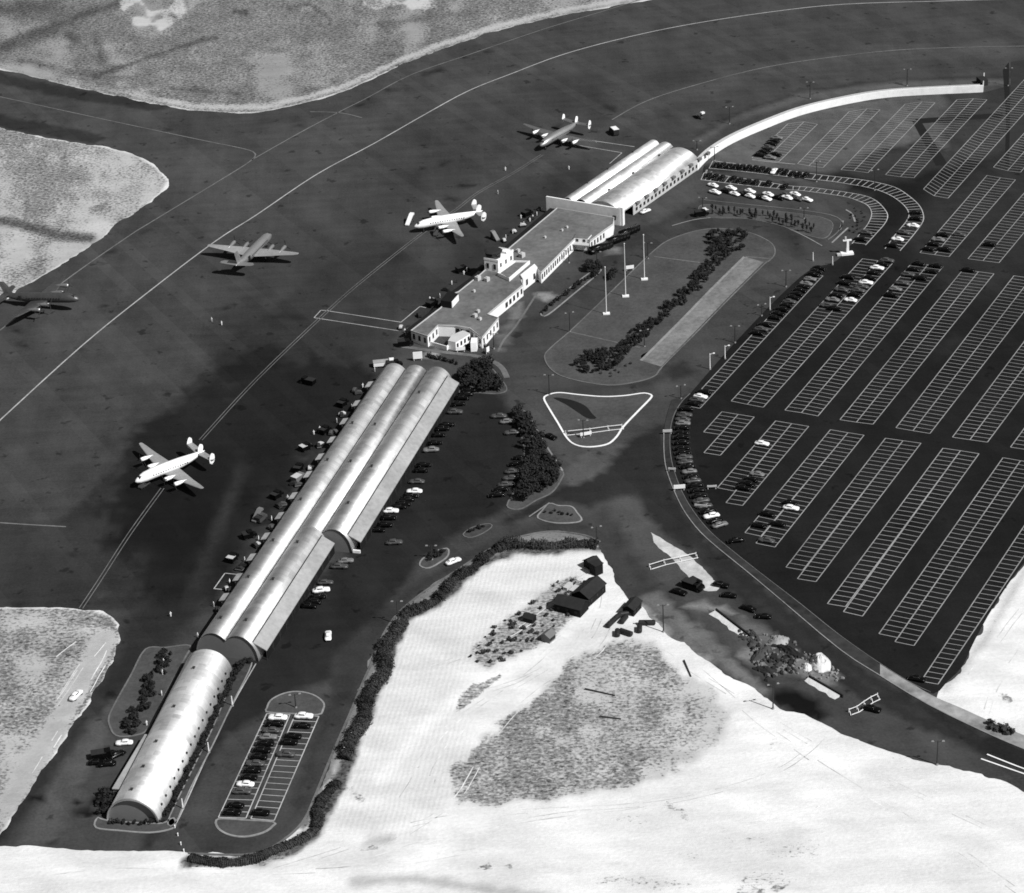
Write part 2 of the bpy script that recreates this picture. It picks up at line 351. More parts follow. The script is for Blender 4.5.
f3 = ss(sdpoly(px, py, F3), 1.5); base = blend(base, f3, .38*(1+.15*big_)); veg = blend(veg, f3, np.clip(.49+.2*big_+.18*mid_, .1, .85))
k = f3*ss(sdline(px, py, [(-10,650),(30,645),(60,655),(80,648)])-8+wob*.8, 8); veg = blend(veg, k, .60)
k = f3*ss(sdline(px, py, [(-10,725),(20,710),(45,690)])-15, 12); veg = blend(veg, k, .52)
k = f3*ss(sdline(px, py, [(105,640),(60,720),(10,800)])-9, 8); veg = blend(veg, k, .04); base = blend(base, k*.7, .30)
V1 = [(562,668),(590,650),(617,641),(652,643),(672,663),(712,689),(732,712),(722,744),(662,777),(617,787),(562,798),(512,805),(460,803),(451,790),(450,770),(470,750),(512,714),(540,690)]
k = ss(sdpoly(px, py, V1)+wob*.6, 5); base = blend(base, k, .43); veg = blend(veg, k, np.clip(.58-.22*np.clip((px-560)/150, -.6, 1)-.0008*(py-700)+.2*mid_+.12*big_, .15, .85))
for pts, wd, vv in [([(455,770),(470,775)],12,.8),([(555,755),(570,752)],4,.9),([(535,742),(545,740)],4,.75),([(625,760),(640,758)],5,.75),([(515,765),(522,768)],5,.7)]:
    kk = ss(sdline(px, py, pts)-wd*.5, wd*.6); veg = blend(veg, kk, vv)
V2 = [(468,662),(476,645),(500,622),(530,600),(552,584),(575,578),(592,588),(584,612),(566,628),(545,640),(520,655),(490,668)]
k = ss(sdpoly(px, py, V2)+wob*.5, 4); base = blend(base, k, .40); veg = blend(veg, k, .52)
V3 = [(459,694),(471,683),(502,675),(480,697),(454,716)]
k = ss(sdpoly(px, py, V3)+wob*.2, 2); veg = blend(veg, k, .7)
for pts, wd, vv in [([(730,842),(762,838)],5,.42),([(745,880),(790,882)],14,.40),([(770,850),(815,848)],12,.35),([(668,805),(690,818)],3,.5),([(612,820),(645,820)],4,.3),([(600,880),(690,885)],6,.4),([(475,868),(512,866)],3,.7),([(360,850),(375,848)],2,.6),([(995,692),(1010,700)],4,.7),([(770,745),(785,742)],5,.4),([(365,700),(372,715)],4,.5),([(545,606),(555,620)],9,.5),([(1010,820),(1024,835)],5,.3),([(680,868),(700,850)],5,.35),([(740,895),(790,886)],3,.8),([(352,790),(362,800)],4,.55)]:
    kk = ss(sdline(px, py, pts)-wd*.8+wob*.55, wd*.8); veg = blend(veg, kk*.9, vv)
k = ss(sdline(px, py, [(355,882),(400,878),(450,884),(520,895),(560,900)])-5+wob*.3, 5); base = blend(base, k*.8, .30)
k = ss(sdpoly(px, py, [(372,829),(397,829),(392,843),(362,846)]), 4); base = blend(base, k, .34)
k = ss(sdpoly(px, py, [(480,560),(540,545),(590,575),(520,600),(460,690),(480,760),(420,840),(330,830),(365,740),(385,660),(420,610)]), 12); fur = blend(fur, k, 1)
base = blend(base, k*.6, .50)
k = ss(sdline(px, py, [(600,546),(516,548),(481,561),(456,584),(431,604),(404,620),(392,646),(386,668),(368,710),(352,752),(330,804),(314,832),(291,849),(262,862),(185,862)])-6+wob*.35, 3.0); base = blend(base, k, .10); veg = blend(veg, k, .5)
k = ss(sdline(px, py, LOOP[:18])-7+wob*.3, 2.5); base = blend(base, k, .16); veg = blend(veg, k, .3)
k = ss(sdpoly(px, py, [(940,690),(1024,560),(1110,460),(1110,760),(1024,748)]), 3); base = blend(base, k, .62)
k = k*ss(sdline(px, py, [(945,688),(985,640),(1024,572)])-3, 6); veg = blend(veg, k, .30); base = blend(base, k, .40)
for pts, wd in [([(600,560),(560,640),(430,720),(380,780)],6),([(420,820),(300,860),(200,870)],5),([(700,660),(760,720),(900,800),(1024,850)],5),([(450,700),(560,640),(600,600)],5)]:
    k = ss(sdline(px, py, pts)-wd, wd); base = blend(base, k*.5, .68)
grade = fbm(pcx*.5+pcy*.35, pcy*1.3-pcx*.45, 24, 21, 4); veg = np.maximum(veg, np.clip(.27*(grade-.35), 0, .3)*(1-f1)*(1-f2)*(1-f3)); base = base*(1+.13*fbm(pcx*.6+.5*pcy, pcy*1.8-.4*pcx, 30, 23, 4)*(1-f1))
me = bpy.data.meshes.new('ground')
co = np.zeros((nx*ny, 3), np.float32); co[:, 0] = Xg.ravel(); co[:, 1] = Yg.ravel()
me.vertices.add(nx*ny); me.vertices.foreach_set('co', co.ravel())
ii = (np.arange(ny-1)[:, None]*nx+np.arange(nx-1)[None]).ravel()
q = np.stack([ii, ii+1, ii+nx+1, ii+nx], 1).astype(np.int32)
me.loops.add(q.size); me.polygons.add(len(q)); me.loops.foreach_set('vertex_index', q.ravel()); me.polygons.foreach_set('loop_start', np.arange(0, q.size, 4, dtype=np.int32)); me.update(); me.validate()
attr(me, 'base', base.ravel()); attr(me, 'veg', np.minimum(veg, .62).ravel()); attr(me, 'furrow', fur.ravel()); me.materials.append(M['ground'])
g = bpy.data.objects.new('ground', me); COL.objects.link(g); structure(g)

# wheel tracks on the sand
def track(pts, gap=1.7):
    P = resample([G(p.x, p.y) for p in smooth_poly(pts, False, 5)], 1.5); mb = MB()
    for s_ in (-1, 1):
        Q = []
        for i, p in enumerate(P):
            d = (P[min(i+1, len(P)-1)]-P[max(i-1, 0)]).normalized(); Q.append(p+Vector((-d.y, d.x))*(s_*gap/2+.25*float(fbm(p.x, p.y, 12, 8, 2))))
        k = random.randint(0, 15)
        while k < len(Q)-4:
            m_ = random.randint(4, 14); strip(mb, Q[k:k+m_], random.uniform(.2, .36), .012+.004*(s_ > 0)); k += m_+random.randint(2, 16)
    return structure(mb.build('wheel_track', M['track']))
for pts in [[(596,566),(588,600),(560,640),(500,690),(440,735),(395,800)], [(600,570),(596,610),(570,650),(520,680),(452,700),(405,712)], [(604,580),(600,615),(580,648),(540,672),(478,712),(440,760),(425,810)], [(622,600),(600,650),(540,690),(495,735),(455,800),(380,850)],
            [(392,680),(430,668),(500,640),(560,600),(590,570)], [(370,860),(450,835),(560,815),(680,800),(780,770),(830,730)], [(240,880),(340,850),(420,822),(520,812),(640,805)], [(700,670),(770,730),(860,790),(960,850),(1030,900)],
            [(660,650),(740,700),(840,760),(930,800),(1030,850)], [(60,700),(85,665),(105,640)], [(50,712),(78,672),(98,642)], [(30,780),(62,730),(100,670),(115,640)], [(20,700),(50,660),(75,640)],
            [(0,880),(120,866),(240,872),(360,868),(480,850)], [(1030,600),(990,650),(960,690)], [(1030,640),(1000,680),(985,715)]]: track(pts)
# ------------------------------------------------------------------ sheets with a tone attribute
def sheet(name, outer, z, mat, step=4.0, holes=(), tone=None, sm=3, jit=.0, rag=.0):
    def W(poly):
        P = [G(p.x, p.y) for p in smooth_poly(poly, True, sm)] if sm > 1 else [G(*p) for p in poly]
        P = resample(P, step*.6, True)
        if (P[-1]-P[0]).length < step*.2: P.pop()
        if rag: P = [p+Vector((rag*float(fbm(p.x, p.y, 7, 5, 3)), rag*float(fbm(p.x, p.y, 7, 6, 3)))) for p in P]
        if jit: P = [p+Vector((random.uniform(-jit, jit), random.uniform(-jit, jit))) for p in P]
        return P
    loops = [W(outer)]+[W(h) for h in holes]
    verts = []; edges = []
    for P in loops:
        k = len(verts); verts += P; edges += [(k+i, k+(i+1) % len(P)) for i in range(len(P))]
    xs = [p.x for p in loops[0]]; ys = [p.y for p in loops[0]]
    gx, gy = np.meshgrid(np.arange(min(xs), max(xs), step), np.arange(min(ys), max(ys), step)); gx = gx+rng.uniform(-.3, .3, gx.shape)*step; gy = gy+rng.uniform(-.3, .3, gy.shape)*step
    sd_ = sdpoly(gx, gy, loops[0])
    ok = sd_ < -step*.4
    for P in loops[1:]: ok &= sdpoly(gx, gy, P) > step*.4
    verts += [Vector((float(a), float(b))) for a, b in zip(gx[ok], gy[ok])]
    res = delaunay_2d_cdt(verts, edges, [], 0, 1e-4)
    V = np.array([(p.x, p.y) for p in res[0]]); F = np.array([f for f in res[2] if len(f) == 3])
    c = V[F].mean(1)
    keep = sdpoly(c[:, 0], c[:, 1], loops[0]) < 0
    for P in loops[1:]: keep &= sdpoly(c[:, 0], c[:, 1], P) > 0
    F = F[keep]
    a = V[F]; ar = (a[:, 1, 0]-a[:, 0, 0])*(a[:, 2, 1]-a[:, 0, 1])-(a[:, 2, 0]-a[:, 0, 0])*(a[:, 1, 1]-a[:, 0, 1])
    F[ar < 0] = F[ar < 0][:, ::-1]
    m = bpy.data.meshes.new(name); m.from_pydata([(p[0], p[1], z) for p in V], [], F.tolist()); m.materials.append(mat); m.update()
    u, v_ = PX(V[:, 0].copy(), V[:, 1].copy())
    attr(m, 'tone', tone(u, v_) if tone else np.ones(len(V)))
    o = bpy.data.objects.new(name, m); COL.objects.link(o); structure(o); return o

LOT = [(690,394),(681,403),(673,418),(670,436),(671,458),(677,480),(686,500),(698,518),(712,534),(732,551),(761,574),(800,604),(840,636),(880,664),(912,684),(934,694),(948,681),(962,667),(975,640),(996,603),(1030,556),(1110,470),(1110,60),(1040,76),(986,92),(943,94),(893,96),(855,102),(805,113),(768,128),(735,142),(712,156),(704,166),(708,180),(760,186),(820,192),(855,200),(868,210),(869,222),(850,246),(835,262),(810,270),(780,296),(745,332),(715,365)]
def tone_apron(x, y):
    t = np.full(x.shape, 1.0); xo, yo = x, y
    wx, wy = fbm(x, y, 30, 51, 4), fbm(x, y, 30, 77, 4); near_ = 1.6
    x = x+near_*wx; y = y+near_*wy; X9, Y9 = xo+16*wx, yo+12*wy
    up = ss(sdpoly(x, y, [(0,420),(130,300),(256,216),(373,144),(468,91),(562,55),(687,25),(843,4),(1100,-6),(1100,-120),(-80,-120),(-80,480)]), 6); t = blend(t, up, 1.10)
    t = blend(t, ss(sdpoly(x, y, [(-80,60),(0,73),(90,92),(175,106),(160,112),(90,103),(0,84),(-80,70)]), .8), .55)
    t = blend(t, ss(sdpoly(x, y, [(-80,100),(0,115),(60,127),(107,137),(95,144),(60,140),(0,127),(-80,112)]), .8), .55)
    t = blend(t, ss(sdpoly(x, y, [(163,113),(176,107),(260,118),(256,150),(120,150)]), 6), 1.0)
    band = sdline(x, y, [(540,170),(600,135),(660,100),(768,70),(880,53),(1100,48)]); t = blend(t, ss(band-7, 5), 1.30)
    t = blend(t, ss(sdline(x, y, [(700,142),(730,122),(800,98),(900,84),(1100,80)])-3, 2.5), 1.7)
    t = blend(t, ss(sdline(x, y, [(690,140),(740,112),(800,92),(900,78),(1100,76)])-1.2, 1.2), .7)
    t = blend(t, ss(sdline(x, y, [(300,260),(380,200),(480,130),(600,80)])-26, 22), .88)
    t = blend(t, ss(sdpoly(X9, Y9, [(210,330),(330,240),(420,250),(400,330),(390,370),(330,440),(300,450),(180,440)]), 25), .70)
    t = blend(t, ss(sdline(x, y, [(430,300),(520,215),(570,180)])-18, 18), .62)
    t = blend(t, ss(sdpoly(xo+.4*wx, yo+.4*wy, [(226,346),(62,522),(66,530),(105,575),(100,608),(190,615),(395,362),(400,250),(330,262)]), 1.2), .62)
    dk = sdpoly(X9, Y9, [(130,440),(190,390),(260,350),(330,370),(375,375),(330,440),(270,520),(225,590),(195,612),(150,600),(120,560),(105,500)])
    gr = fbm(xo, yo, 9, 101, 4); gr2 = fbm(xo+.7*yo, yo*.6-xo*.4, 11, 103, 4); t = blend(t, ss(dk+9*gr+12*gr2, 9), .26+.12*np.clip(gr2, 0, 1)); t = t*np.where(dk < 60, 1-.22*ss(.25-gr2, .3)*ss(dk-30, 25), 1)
    t = blend(t, ss(sdpoly(X9, Y9, [(120,495),(170,470),(230,480),(250,500),(215,560),(170,565),(120,545)]), 12)*.6, .10)
    t = blend(t, ss(sdline(x, y, [(240,470),(215,540),(185,610),(170,640)])-5, 7), .62)
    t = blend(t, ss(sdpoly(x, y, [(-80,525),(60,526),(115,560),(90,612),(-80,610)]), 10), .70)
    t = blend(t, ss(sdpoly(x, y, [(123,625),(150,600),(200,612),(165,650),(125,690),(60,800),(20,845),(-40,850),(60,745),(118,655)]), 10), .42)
    t = blend(t, ss(sdline(x, y, [(100,700),(60,770),(30,830)])-3, 5), .95)
    t = blend(t, ss(sdpoly(x, y, [(112,700),(108,740),(60,848),(0,846),(60,770)]), 6)*.8, 1.05)
    t = blend(t, ss(sdline(x, y, [(90,760),(60,815)])-8, 8), .75)
    for a, b, r in [((166,128),(174,129),2),((290,104),(300,103),2),((300,125),(304,125),2.5),((386,90),(394,90),3),((355,104),(362,104),2),((368,99),(371,99),2),((422,75),(440,70),3.5),((485,52),(495,50),2.5),((462,57),(468,56),1.5),((140,232),(150,228),2),((105,255),(113,252),2),((90,272),(95,271),1.5),((100,265),(110,262),2),((458,184),(466,185),2.5),((445,197),(455,200),3),((325,195),(332,193),2),((420,168),(428,170),2),((440,165),(450,163),1.5),((605,107),(615,110),4),((105,305),(108,305),1.5),((80,348),(86,347),1.5),((20,345),(28,348),3),((8,330),(20,332),3),((222,310),(235,305),3),((280,315),(300,318),5),((268,318),(275,318),3),((215,380),(230,390),5),((235,385),(250,380),5),((225,400),(236,402),3),((130,460),(138,462),3),((100,500),(110,502),3),((92,540),(105,542),2.5),((70,556),(80,556),2.5),((10,604),(20,604),2.5),((160,610),(170,612),2),((470,185),(476,184),2),((535,128),(540,128),1.5),((555,127),(560,127),2.5)]:
        t = blend(t, ss(sdline(x, y, [a, b])-r*.6, r*.6), .38)
    # dark trails by the big hut
    for pts, wd in [([(10,797),(30,798),(60,800),(100,806)],1.8),([(38,840),(50,842),(58,830),(62,820),(75,813),(95,814)],1.8),([(30,796),(42,800)],2.4),([(58,800),(66,800)],2.4),([(95,800),(110,803),(108,812)],4)]:
        t = blend(t, ss(sdline(x, y, pts)-wd*.6, 1.0), .12)
    # car park east of the long huts
    t = blend(t, ss(sdpoly(x, y, [(465,385),(500,396),(512,412),(525,440),(520,480),(508,508),(470,525),(420,560),(400,590),(370,630),(330,680),(300,690),(225,740),(150,850),(140,850),(250,650),(340,560),(450,390)]), 4), .33)
    t = blend(t, ss(sdpoly(x, y, [(330,660),(370,620),(420,580),(480,545),(560,520),(600,530),(540,531),(470,560),(420,592),(385,630),(365,670),(340,725),(300,815),(250,850),(190,852),(215,840),(280,838),(315,740),(330,690)]), 4), .62)
    t = blend(t, ss(sdline(x, y, [(160,838),(250,846),(285,832),(310,780),(340,710)])-3, 4), .85)
    # roads of the forecourt
    t = blend(t, ss(sdpoly(x, y, [(500,330),(560,290),(640,230),(700,210),(790,230),(820,262),(760,320),(690,395),(660,430),(640,470),(560,490),(548,440),(520,400),(500,370)]), 6), .98)
    t = blend(t, ss(sdline(x, y, [(530,330),(580,285),(650,225),(720,205)])-6, 6), .72)
    t = blend(t, ss(sdline(x, y, [(690,222),(740,219),(790,235),(800,255)])-6, 5), .75)
    t = blend(t, ss(sdline(x, y, [(505,340),(515,380),(530,400)])-7, 7), .95)
    t = blend(t, ss(sdpoly(x, y, [(540,395),(520,395),(545,440),(560,470),(575,462)]), 3), 1.15)
    t = blend(t, ss(sdpoly(x, y, [(763,267),(700,330),(662,369),(650,385),(655,398),(640,420),(640,428),(680,390),(740,330),(790,280),(790,268)]), 5), 1.15)
    cx_, cy_ = xo+.8*wx, yo+.8*wy
    t = blend(t, ss(sdpoly(cx_, cy_, [(604,560),(625,592),(660,622),(700,652),(760,690),(830,718),(870,725),(840,700),(790,690),(740,662),(690,615),(650,572),(625,536),(606,505),(597,512),(600,540)]), 2), .80)
    t = blend(t, ss(sdline(cx_, cy_, [(612,530),(640,580),(690,628),(750,672),(800,700)])-2.5, 3), .55)
    t = blend(t, ss(sdpoly(cx_, cy_, [(608,503),(632,497),(655,528),(690,568),(716,592),(745,622),(770,650),(790,690),(740,660),(690,612),(650,570),(625,535)]), 1.2), 1.15)
    t = blend(t, ss(sdpoly(cx_, cy_, [(1110,782),(1030,752),(945,712),(880,680),(840,650),(781,600),(747,572),(708,540),(690,520),(678,500),(667,472),(663,440),(668,425),(660,424),(640,436),(626,442),(612,466),(588,480),(560,487),(535,503),(505,518),(500,526),(540,514),(552,500),(572,502),(590,508),(604,500),(615,497),(634,495),(650,518),(670,538),(692,554),(708,569),(722,586),(760,620),(820,670),(860,698),(900,720),(960,745),(1110,805)]), 2.2), .40)
    t = blend(t, ss(sdline(cx_, cy_, [(690,545),(760,605),(840,665),(900,705),(980,738)])-1.5, 3), .60)
    t = blend(t, ss(sdpoly(cx_, cy_, [(588,450),(612,444),(625,443),(609,468),(582,482),(566,487),(563,474),(580,458)]), 1.0), 1.5)
    t = blend(t, ss(sdpoly(x, y, [(775,690),(790,688),(815,700),(830,715),(820,722),(790,712),(770,700)]), 3), .10)
    t = blend(t, ss(sdline(x, y, [(545,392),(600,388),(650,385),(690,360)])-2, 4), .6)
    t = blend(t, ss(sdpoly(x, y, [(697,372),(672,382),(663,366),(690,368)]), 3), .5)
    t = blend(t, ss(sdpoly(x, y, [(640,208),(700,178),(712,186),(690,205),(650,225)]), 4), 1.35)
    for pl, v_ in [([(660,590),(665,592),(664,594)],1.5),([(640,600),(660,612),(690,640),(720,662),(700,660),(680,650),(655,628),(637,606)],6),([(735,655),(760,648),(800,655),(835,672),(838,682),(815,682),(790,672),(765,668)],3.2),([(680,605),(700,603),(725,608),(735,616),(715,612),(690,612)],4),
                   ([(500,330),(512,318),(515,322),(506,345),(499,352),(496,345)],2.2),([(539,293),(552,292),(556,297),(543,300)],4.5),([(513,308),(520,303),(527,308),(522,318),(514,318)],3),([(424,348),(436,349),(440,357),(428,356)],5),([(610,247),(622,246),(620,252),(608,253)],3),([(740,615),(765,628),(780,640),(760,645),(745,635)],2.2),([(655,590),(690,620),(730,655),(770,690),(760,694),(720,668),(675,640),(640,600)],2.6),([(60,770),(110,700),(120,700),(60,840),(20,845)],1.5)]:
        t = blend(t, ss(sdpoly(xo+2.2*wx, yo+2.2*wy, pl)+1.4*fbm(xo, yo, 6, 61, 2), 1.0), v_)
    return t*(1+.12*fbm(xo, yo, 25, 71, 3))
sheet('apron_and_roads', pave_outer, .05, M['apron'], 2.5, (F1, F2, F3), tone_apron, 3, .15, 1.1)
def tone_none(x, y): return 1+.25*fbm(x, y, 9, 91, 3)
sheet('sandy_median', [(650,533),(660,538),(676,548),(692,558),(708,572),(722,587),(718,591),(706,591),(692,580),(678,566),(664,553),(655,543)], .11, M['sandm'], 2.0, (), tone_none, 1, .1, .5)
def tone_lot(x, y):
    t = np.ones(x.shape); x = x+2.5*fbm(x, y, 15, 41); y = y+2*fbm(y, x, 15, 43)
    t = blend(t, ss(sdpoly(x, y, [(700,165),(735,140),(800,112),(900,95),(945,92),(945,140),(948,165),(925,140),(880,150),(845,168),(835,172),(760,170)]), 3), 7.6)
    t = blend(t, ss(sdpoly(x, y, [(945,92),(1110,60),(1110,110),(1024,150),(948,166)]), 3), 3.0)  # rectangle of the top-right ghost shadow, painted into the tone
    t = blend(t, ss(sdpoly(x, y, [(990,160),(1100,80),(1100,230),(1000,290),(950,300),(900,230),(930,200)]), 12), 2.0)
    t = blend(t, ss(sdpoly(x, y, [(830,172),(870,155),(925,143),(948,168),(930,170),(912,182),(880,182)]), 4), 2.8)
    t = blend(t, ss(sdline(x, y, [(710,174),(800,181),(850,186)])-4, 3), 5.5)
    t = blend(t, ss(sdline(x, y, [(800,190),(860,200),(872,215)])-7, 4), 4.0)
    t = blend(t, ss(sdline(x, y, [(945,350),(955,340)])-6, 5), 1.45)
    x0_, y0_ = x, y
    return t*(1+.18*fbm(x0_, y0_, 40, 31, 3))
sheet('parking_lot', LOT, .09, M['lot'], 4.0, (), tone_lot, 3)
for i, pl in enumerate([[(915,119),(960,116),(1003,113),(1003,118),(960,120.5),(918,124)], [(912,121),(922,123),(948,165),(936,166)], [(1003,70),(1009,62),(1011,168),(1005,165),(1006,120)], [(1011,62),(1040,58),(1040,118),(1009,168)]]):  # ghost shadow over the lot corner, painted as dark sheets
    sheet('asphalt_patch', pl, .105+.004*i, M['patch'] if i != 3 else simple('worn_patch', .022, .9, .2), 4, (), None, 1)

# ------------------------------------------------------------------ painted lines
def lines(name, specs, mat, wd, z=.13):
    mb = MB()
    for s_ in specs: strip(mb, resample(wpts(s_, False, 4 if len(s_) > 2 else 1), 3.0)+[G(*s_[-1])], wd, z)
    return structure(mb.build(name, mat))
LEAD = [(542,155),(512,174),(478,193),(456,210),(423,233),(366,278),(328,311),(256,380),(200,441)]
lines('taxi_line', [[(-40,458),(0,420.5),(82.5,345.5),(150,291),(215,241.7),(256,215.5),(316,175),(373.5,144),(426,114),(468.5,91),(512,73.7),(562,55),(622,38.7),(687,25),(768,12.5),(843,4.5),(943,1.2),(1060,-2)]], M['line'], .55)
lines('faded_taxi_line', [[(-30,91),(0,97),(100,118.7),(200,140),(237,147.5),(254,152.5),(252,160),(225,177.5),(150,223),(130,235.5),(72.5,275.5),(0,330.5),(-30,355)], [(252,160),(298.5,133.7),(338.5,112.5),(366,98.7),(411,75),(468.5,55),(512,40),(549.5,27.5),(599.5,12.5),(640,0)], [(612,120),(647,101),(700,84),(768,67),(843,56),(918,49),(1040,46)], [(0,523),(30,525),(66,527)], [(310,112),(340,113),(362,118)]], M['faint'], .6)
mb = MB()
for pts in (LEAD, [(162.5,488.5),(130,533.5),(100,580),(78.7,612)]):
    P = resample(wpts(pts, False, 4), 3.0)
    for off in (-.55, .55):
        Q = []
        for i, p in enumerate(P):
            d = (P[min(i+1, len(P)-1)]-P[max(i-1, 0)]).normalized(); Q.append(p+Vector((-d.y, d.x))*off)
        strip(mb, Q, .28, .13)
structure(mb.build('lead_in_line', M['faint']))
lines('stand_marking', [[(327,311),(401,322.5)], [(401,322.5),(420,306.7)], [(420,306.7),(426,308)], [(314,318),(398.5,331)], [(314,318),(321,310.5)], [(321,310.5),(330,311)], [(569.5,137.5),(634.5,147)], [(572,144.5),(622,153)], [(622,153),(609.5,164)], [(225,573.5),(240,575)], [(225,573.5),(214,589)], [(214,589),(226,590)]], M['line'], .35)
lines('road_centre_line', [[(981,759),(1024,774),(1060,786)], [(987,754.5),(1024,769),(1060,781)]], M['bright'], .45)

# parking stalls
SW = 2.62; drawn = set()
def half(mb, A, A2, B, B2, ends=(1, 1)):
    A, A2, B, B2 = G(*A), G(*A2), G(*B), G(*B2)
    n = max(1, round((A2-A).length/SW))
    for i in range(n+1):
        t = i/n; P, Q = A.lerp(A2, t), B.lerp(B2, t)
        strip(mb, [P, Q], .22 if 0 < i < n else .28, .125)
    for P, Q in ((A, A2), (B, B2)):
        key = tuple(round(v_, 2) for v_ in (*P, *Q))
        if key not in drawn: drawn.add(key); strip(mb, [P, Q], .30, .133+.004*(len(drawn) % 7))
B6 = lambda A, B, C, A2, B2, C2: [(A, A2, B, B2), (B, B2, C, C2)]
halves = []
halves += B6((752,158),(765,160),(779,162),(788,124),(804,122),(817.5,124.5))
halves += B6((797.5,164),(809,166),(823,168),(849,112),(867,109),(880,110))
halves += B6((841,170),(854,171),(868,173),(905,104.5),(922,102),(935,103))
halves += B6((885.5,175),(900.5,177),(914,178),(957,100),(973.5,99),(987,100))
halves += [((923.5,189.4),(1027,77),(934,196),(1041,78)), ((934,196),(1041,78),(948,198.5),(1055,79))]
halves += B6((993.5,167.5),(1007.5,171),(1020.5,172.5),(1065,88),(1079,90),(1093,92))
halves += B6((920,253),(934.6,255),(949,257),(987,175.7),(1000.5,178),(1015.5,180))
halves += B6((968,259),(983,261),(999,263),(1050,163),(1064,165),(1079,167))
halves += [((686,406),(809,274),(700,408.6),(823,276))]
halves += B6((731.3,401.3),(747.3,404.6),(763.3,407.6),(862.5,259),(878,261),(893,263))
halves += B6((785,410.5),(801.5,413),(818,416.3),(912,263),(928,265),(943,267))
halves += B6((840,420),(856.5,422.5),(873,424.5),(963,270),(978.5,272),(994,274))
halves += B6((896,428),(913,431),(930,433.8),(1014,276),(1031,278.5),(1048,281))
halves += B6((952.5,437.5),(970,440),(987.5,442.5),(1066,286),(1083,289),(1100,292))
halves += B6((1010.5,447.5),(1028,450),(1045,453),(1100,325),(1117,328),(1134,331))
halves += [((703.7,432.3),(721.9,412),(720.4,434.8),(738.2,414.7)), ((704,453),(738.2,414.7),(720.4,455.6),(754.3,417.3))]
halves += [((717.5,488),(775.7,421.2),(735,491.5),(791.7,423.9)), ((726,503),(791.7,423.9),(742.6,505.8),(808.7,426.7))]
halves += [((745,533),(830.5,430),(761,536.5),(848,433)), ((756,543.5),(848,433),(775,547.4),(864,435.5))]
halves += [((786,567.5),(885.5,438.5),(803,570.5),(903,441)), ((797.5,579),(903,441),(816,582),(921,443.5))]
halves += [((827.5,604),(943,448.5),(845.5,607),(960.5,451)), ((843.5,612),(960.5,451),(862.5,616.5),(979,454))]
halves += [((879,634),(1003,458),(898,638),(1020.5,461)), ((895,642),(1020.5,461),(914,646),(1039,464))]
halves += [((921,681.5),(1035,510),(938,684.5),(1053,513))]
mb = MB()
for h in halves: half(mb, *h)
structure(mb.build('stall_marking', M['stall']))
mb = MB(); half(mb, (218.5,817.7), (266.8,714), (246,818.5), (290,715)); half(mb, (251,819), (295,715.5), (274.3,820.8), (319,716.6))
for o_ in [mb.build('short_stay_marking', M['line'])]: structure(o_)
RO = [(713,161),(745,165),(780,169.5),(812,174),(832,176.5),(858,179.5),(877,182.7),(896,188),(910,197),(919.5,206),(923.5,215.6),(922,223.5),(911.6,237.5),(900,251)]
RI = [(709,168.5),(741,171.5),(775,175.5),(807.5,179),(832,181.6),(850,184.5),(863,186.6),(880,191),(893,197),(904,205.5),(909,214),(906,222),(896,234),(885,249)]
IO = [(704,173),(735,177.5),(765,182),(789,186),(811,187.7),(843,192),(864.6,196),(875.6,200.7),(883.5,208),(887.7,215.6),(885,223.5),(875.6,234.4),(865.5,245.4)]
II = [(701,180),(733,184),(763,187.3),(788,190),(803.5,191),(843,196.5),(858,201),(868,206),(871.7,214),(868,224),(860,234),(852,244)]
mb = MB()
ringlines = []
for o_, i_ in ((RO, RI), (IO, II)):
    P = wpts(o_, False, 4); Q = wpts(i_, False, 4); strip(mb, P, .32, .135); strip(mb, Q, .32, .135)
    P2 = resample(P, 2.7); lst = []
    for p in P2:
        # nearest point of the inner line
        qn = min((a.lerp(b, t) for a, b in zip(Q, Q[1:]) for t in (0, .33, .66)), key=lambda c: (c-p).length)
        strip(mb, [p, qn], .26, .125); lst.append((p, qn))
    ringlines.append(lst)
structure(mb.build('curved_stall_marking', M['line']))

# ------------------------------------------------------------------ islands, verges, kerbs
def island(name, pts, mat, kmat=None, kw=.4, z=.17, sub=4, step=5):
    P = wpts(pts, True, sub); P = resample(P, 1.2, True)
    o = structure(MB().prism([p for p in P], .0, z).build(name, mat))
    if kmat: structure(strip(MB(), P, kw, .0, z+.06, True).build('kerb', kmat))
    return o
I1 = [(544.5,357),(552,347),(569.5,332),(598,305),(624.5,279),(654.5,250.5),(672,239),(699.5,230.5),(724.5,229),(749.5,233),(767,240.5),(774,247),(774.5,255),(768,262),(763.5,265),(730,298),(700,329),(662,367.5),(655,376),(637,382),(607,385.5),(569.5,379),(552,370.5)]
island('oval_lawn', I1, M['grass'], M['kerbdim'], .45)
structure(MB().prism([G(*p) for p in [(744.5,257),(763.5,262.5),(730,296),(700,327),(661,367),(641,361),(680,322),(712,290)]], .1, .185).build('dry_lawn_strip', M['grasspale']))
lines('garden_path', [[(744.5,257),(712,289),(680,322),(641,361)]], M['kerb'], 1.0, .20)
lines('garden_path', [[(764,264),(730,297.5),(700,328.5),(662,368)]], M['tar'], .6, .205)
lines('garden_path', [[(744.5,257),(770,259)], [(654,257),(700,263)], [(569,332),(640,348)]], M['kerbdim'], .7, .20)
I2 = [(544,398.7),(548,395.3),(559,393),(578,395),(603,397),(625,396),(642.6,393.5),(649.4,394.6),(651.5,397.4),(638.5,411),(623.5,426.8),(616.6,437),(607,444.6),(589,447.3),(575.6,445.2),(567,438.4),(558,423.4),(548,407)]
island('triangle_lawn', I2, M['grass'], M['bright'], .62)
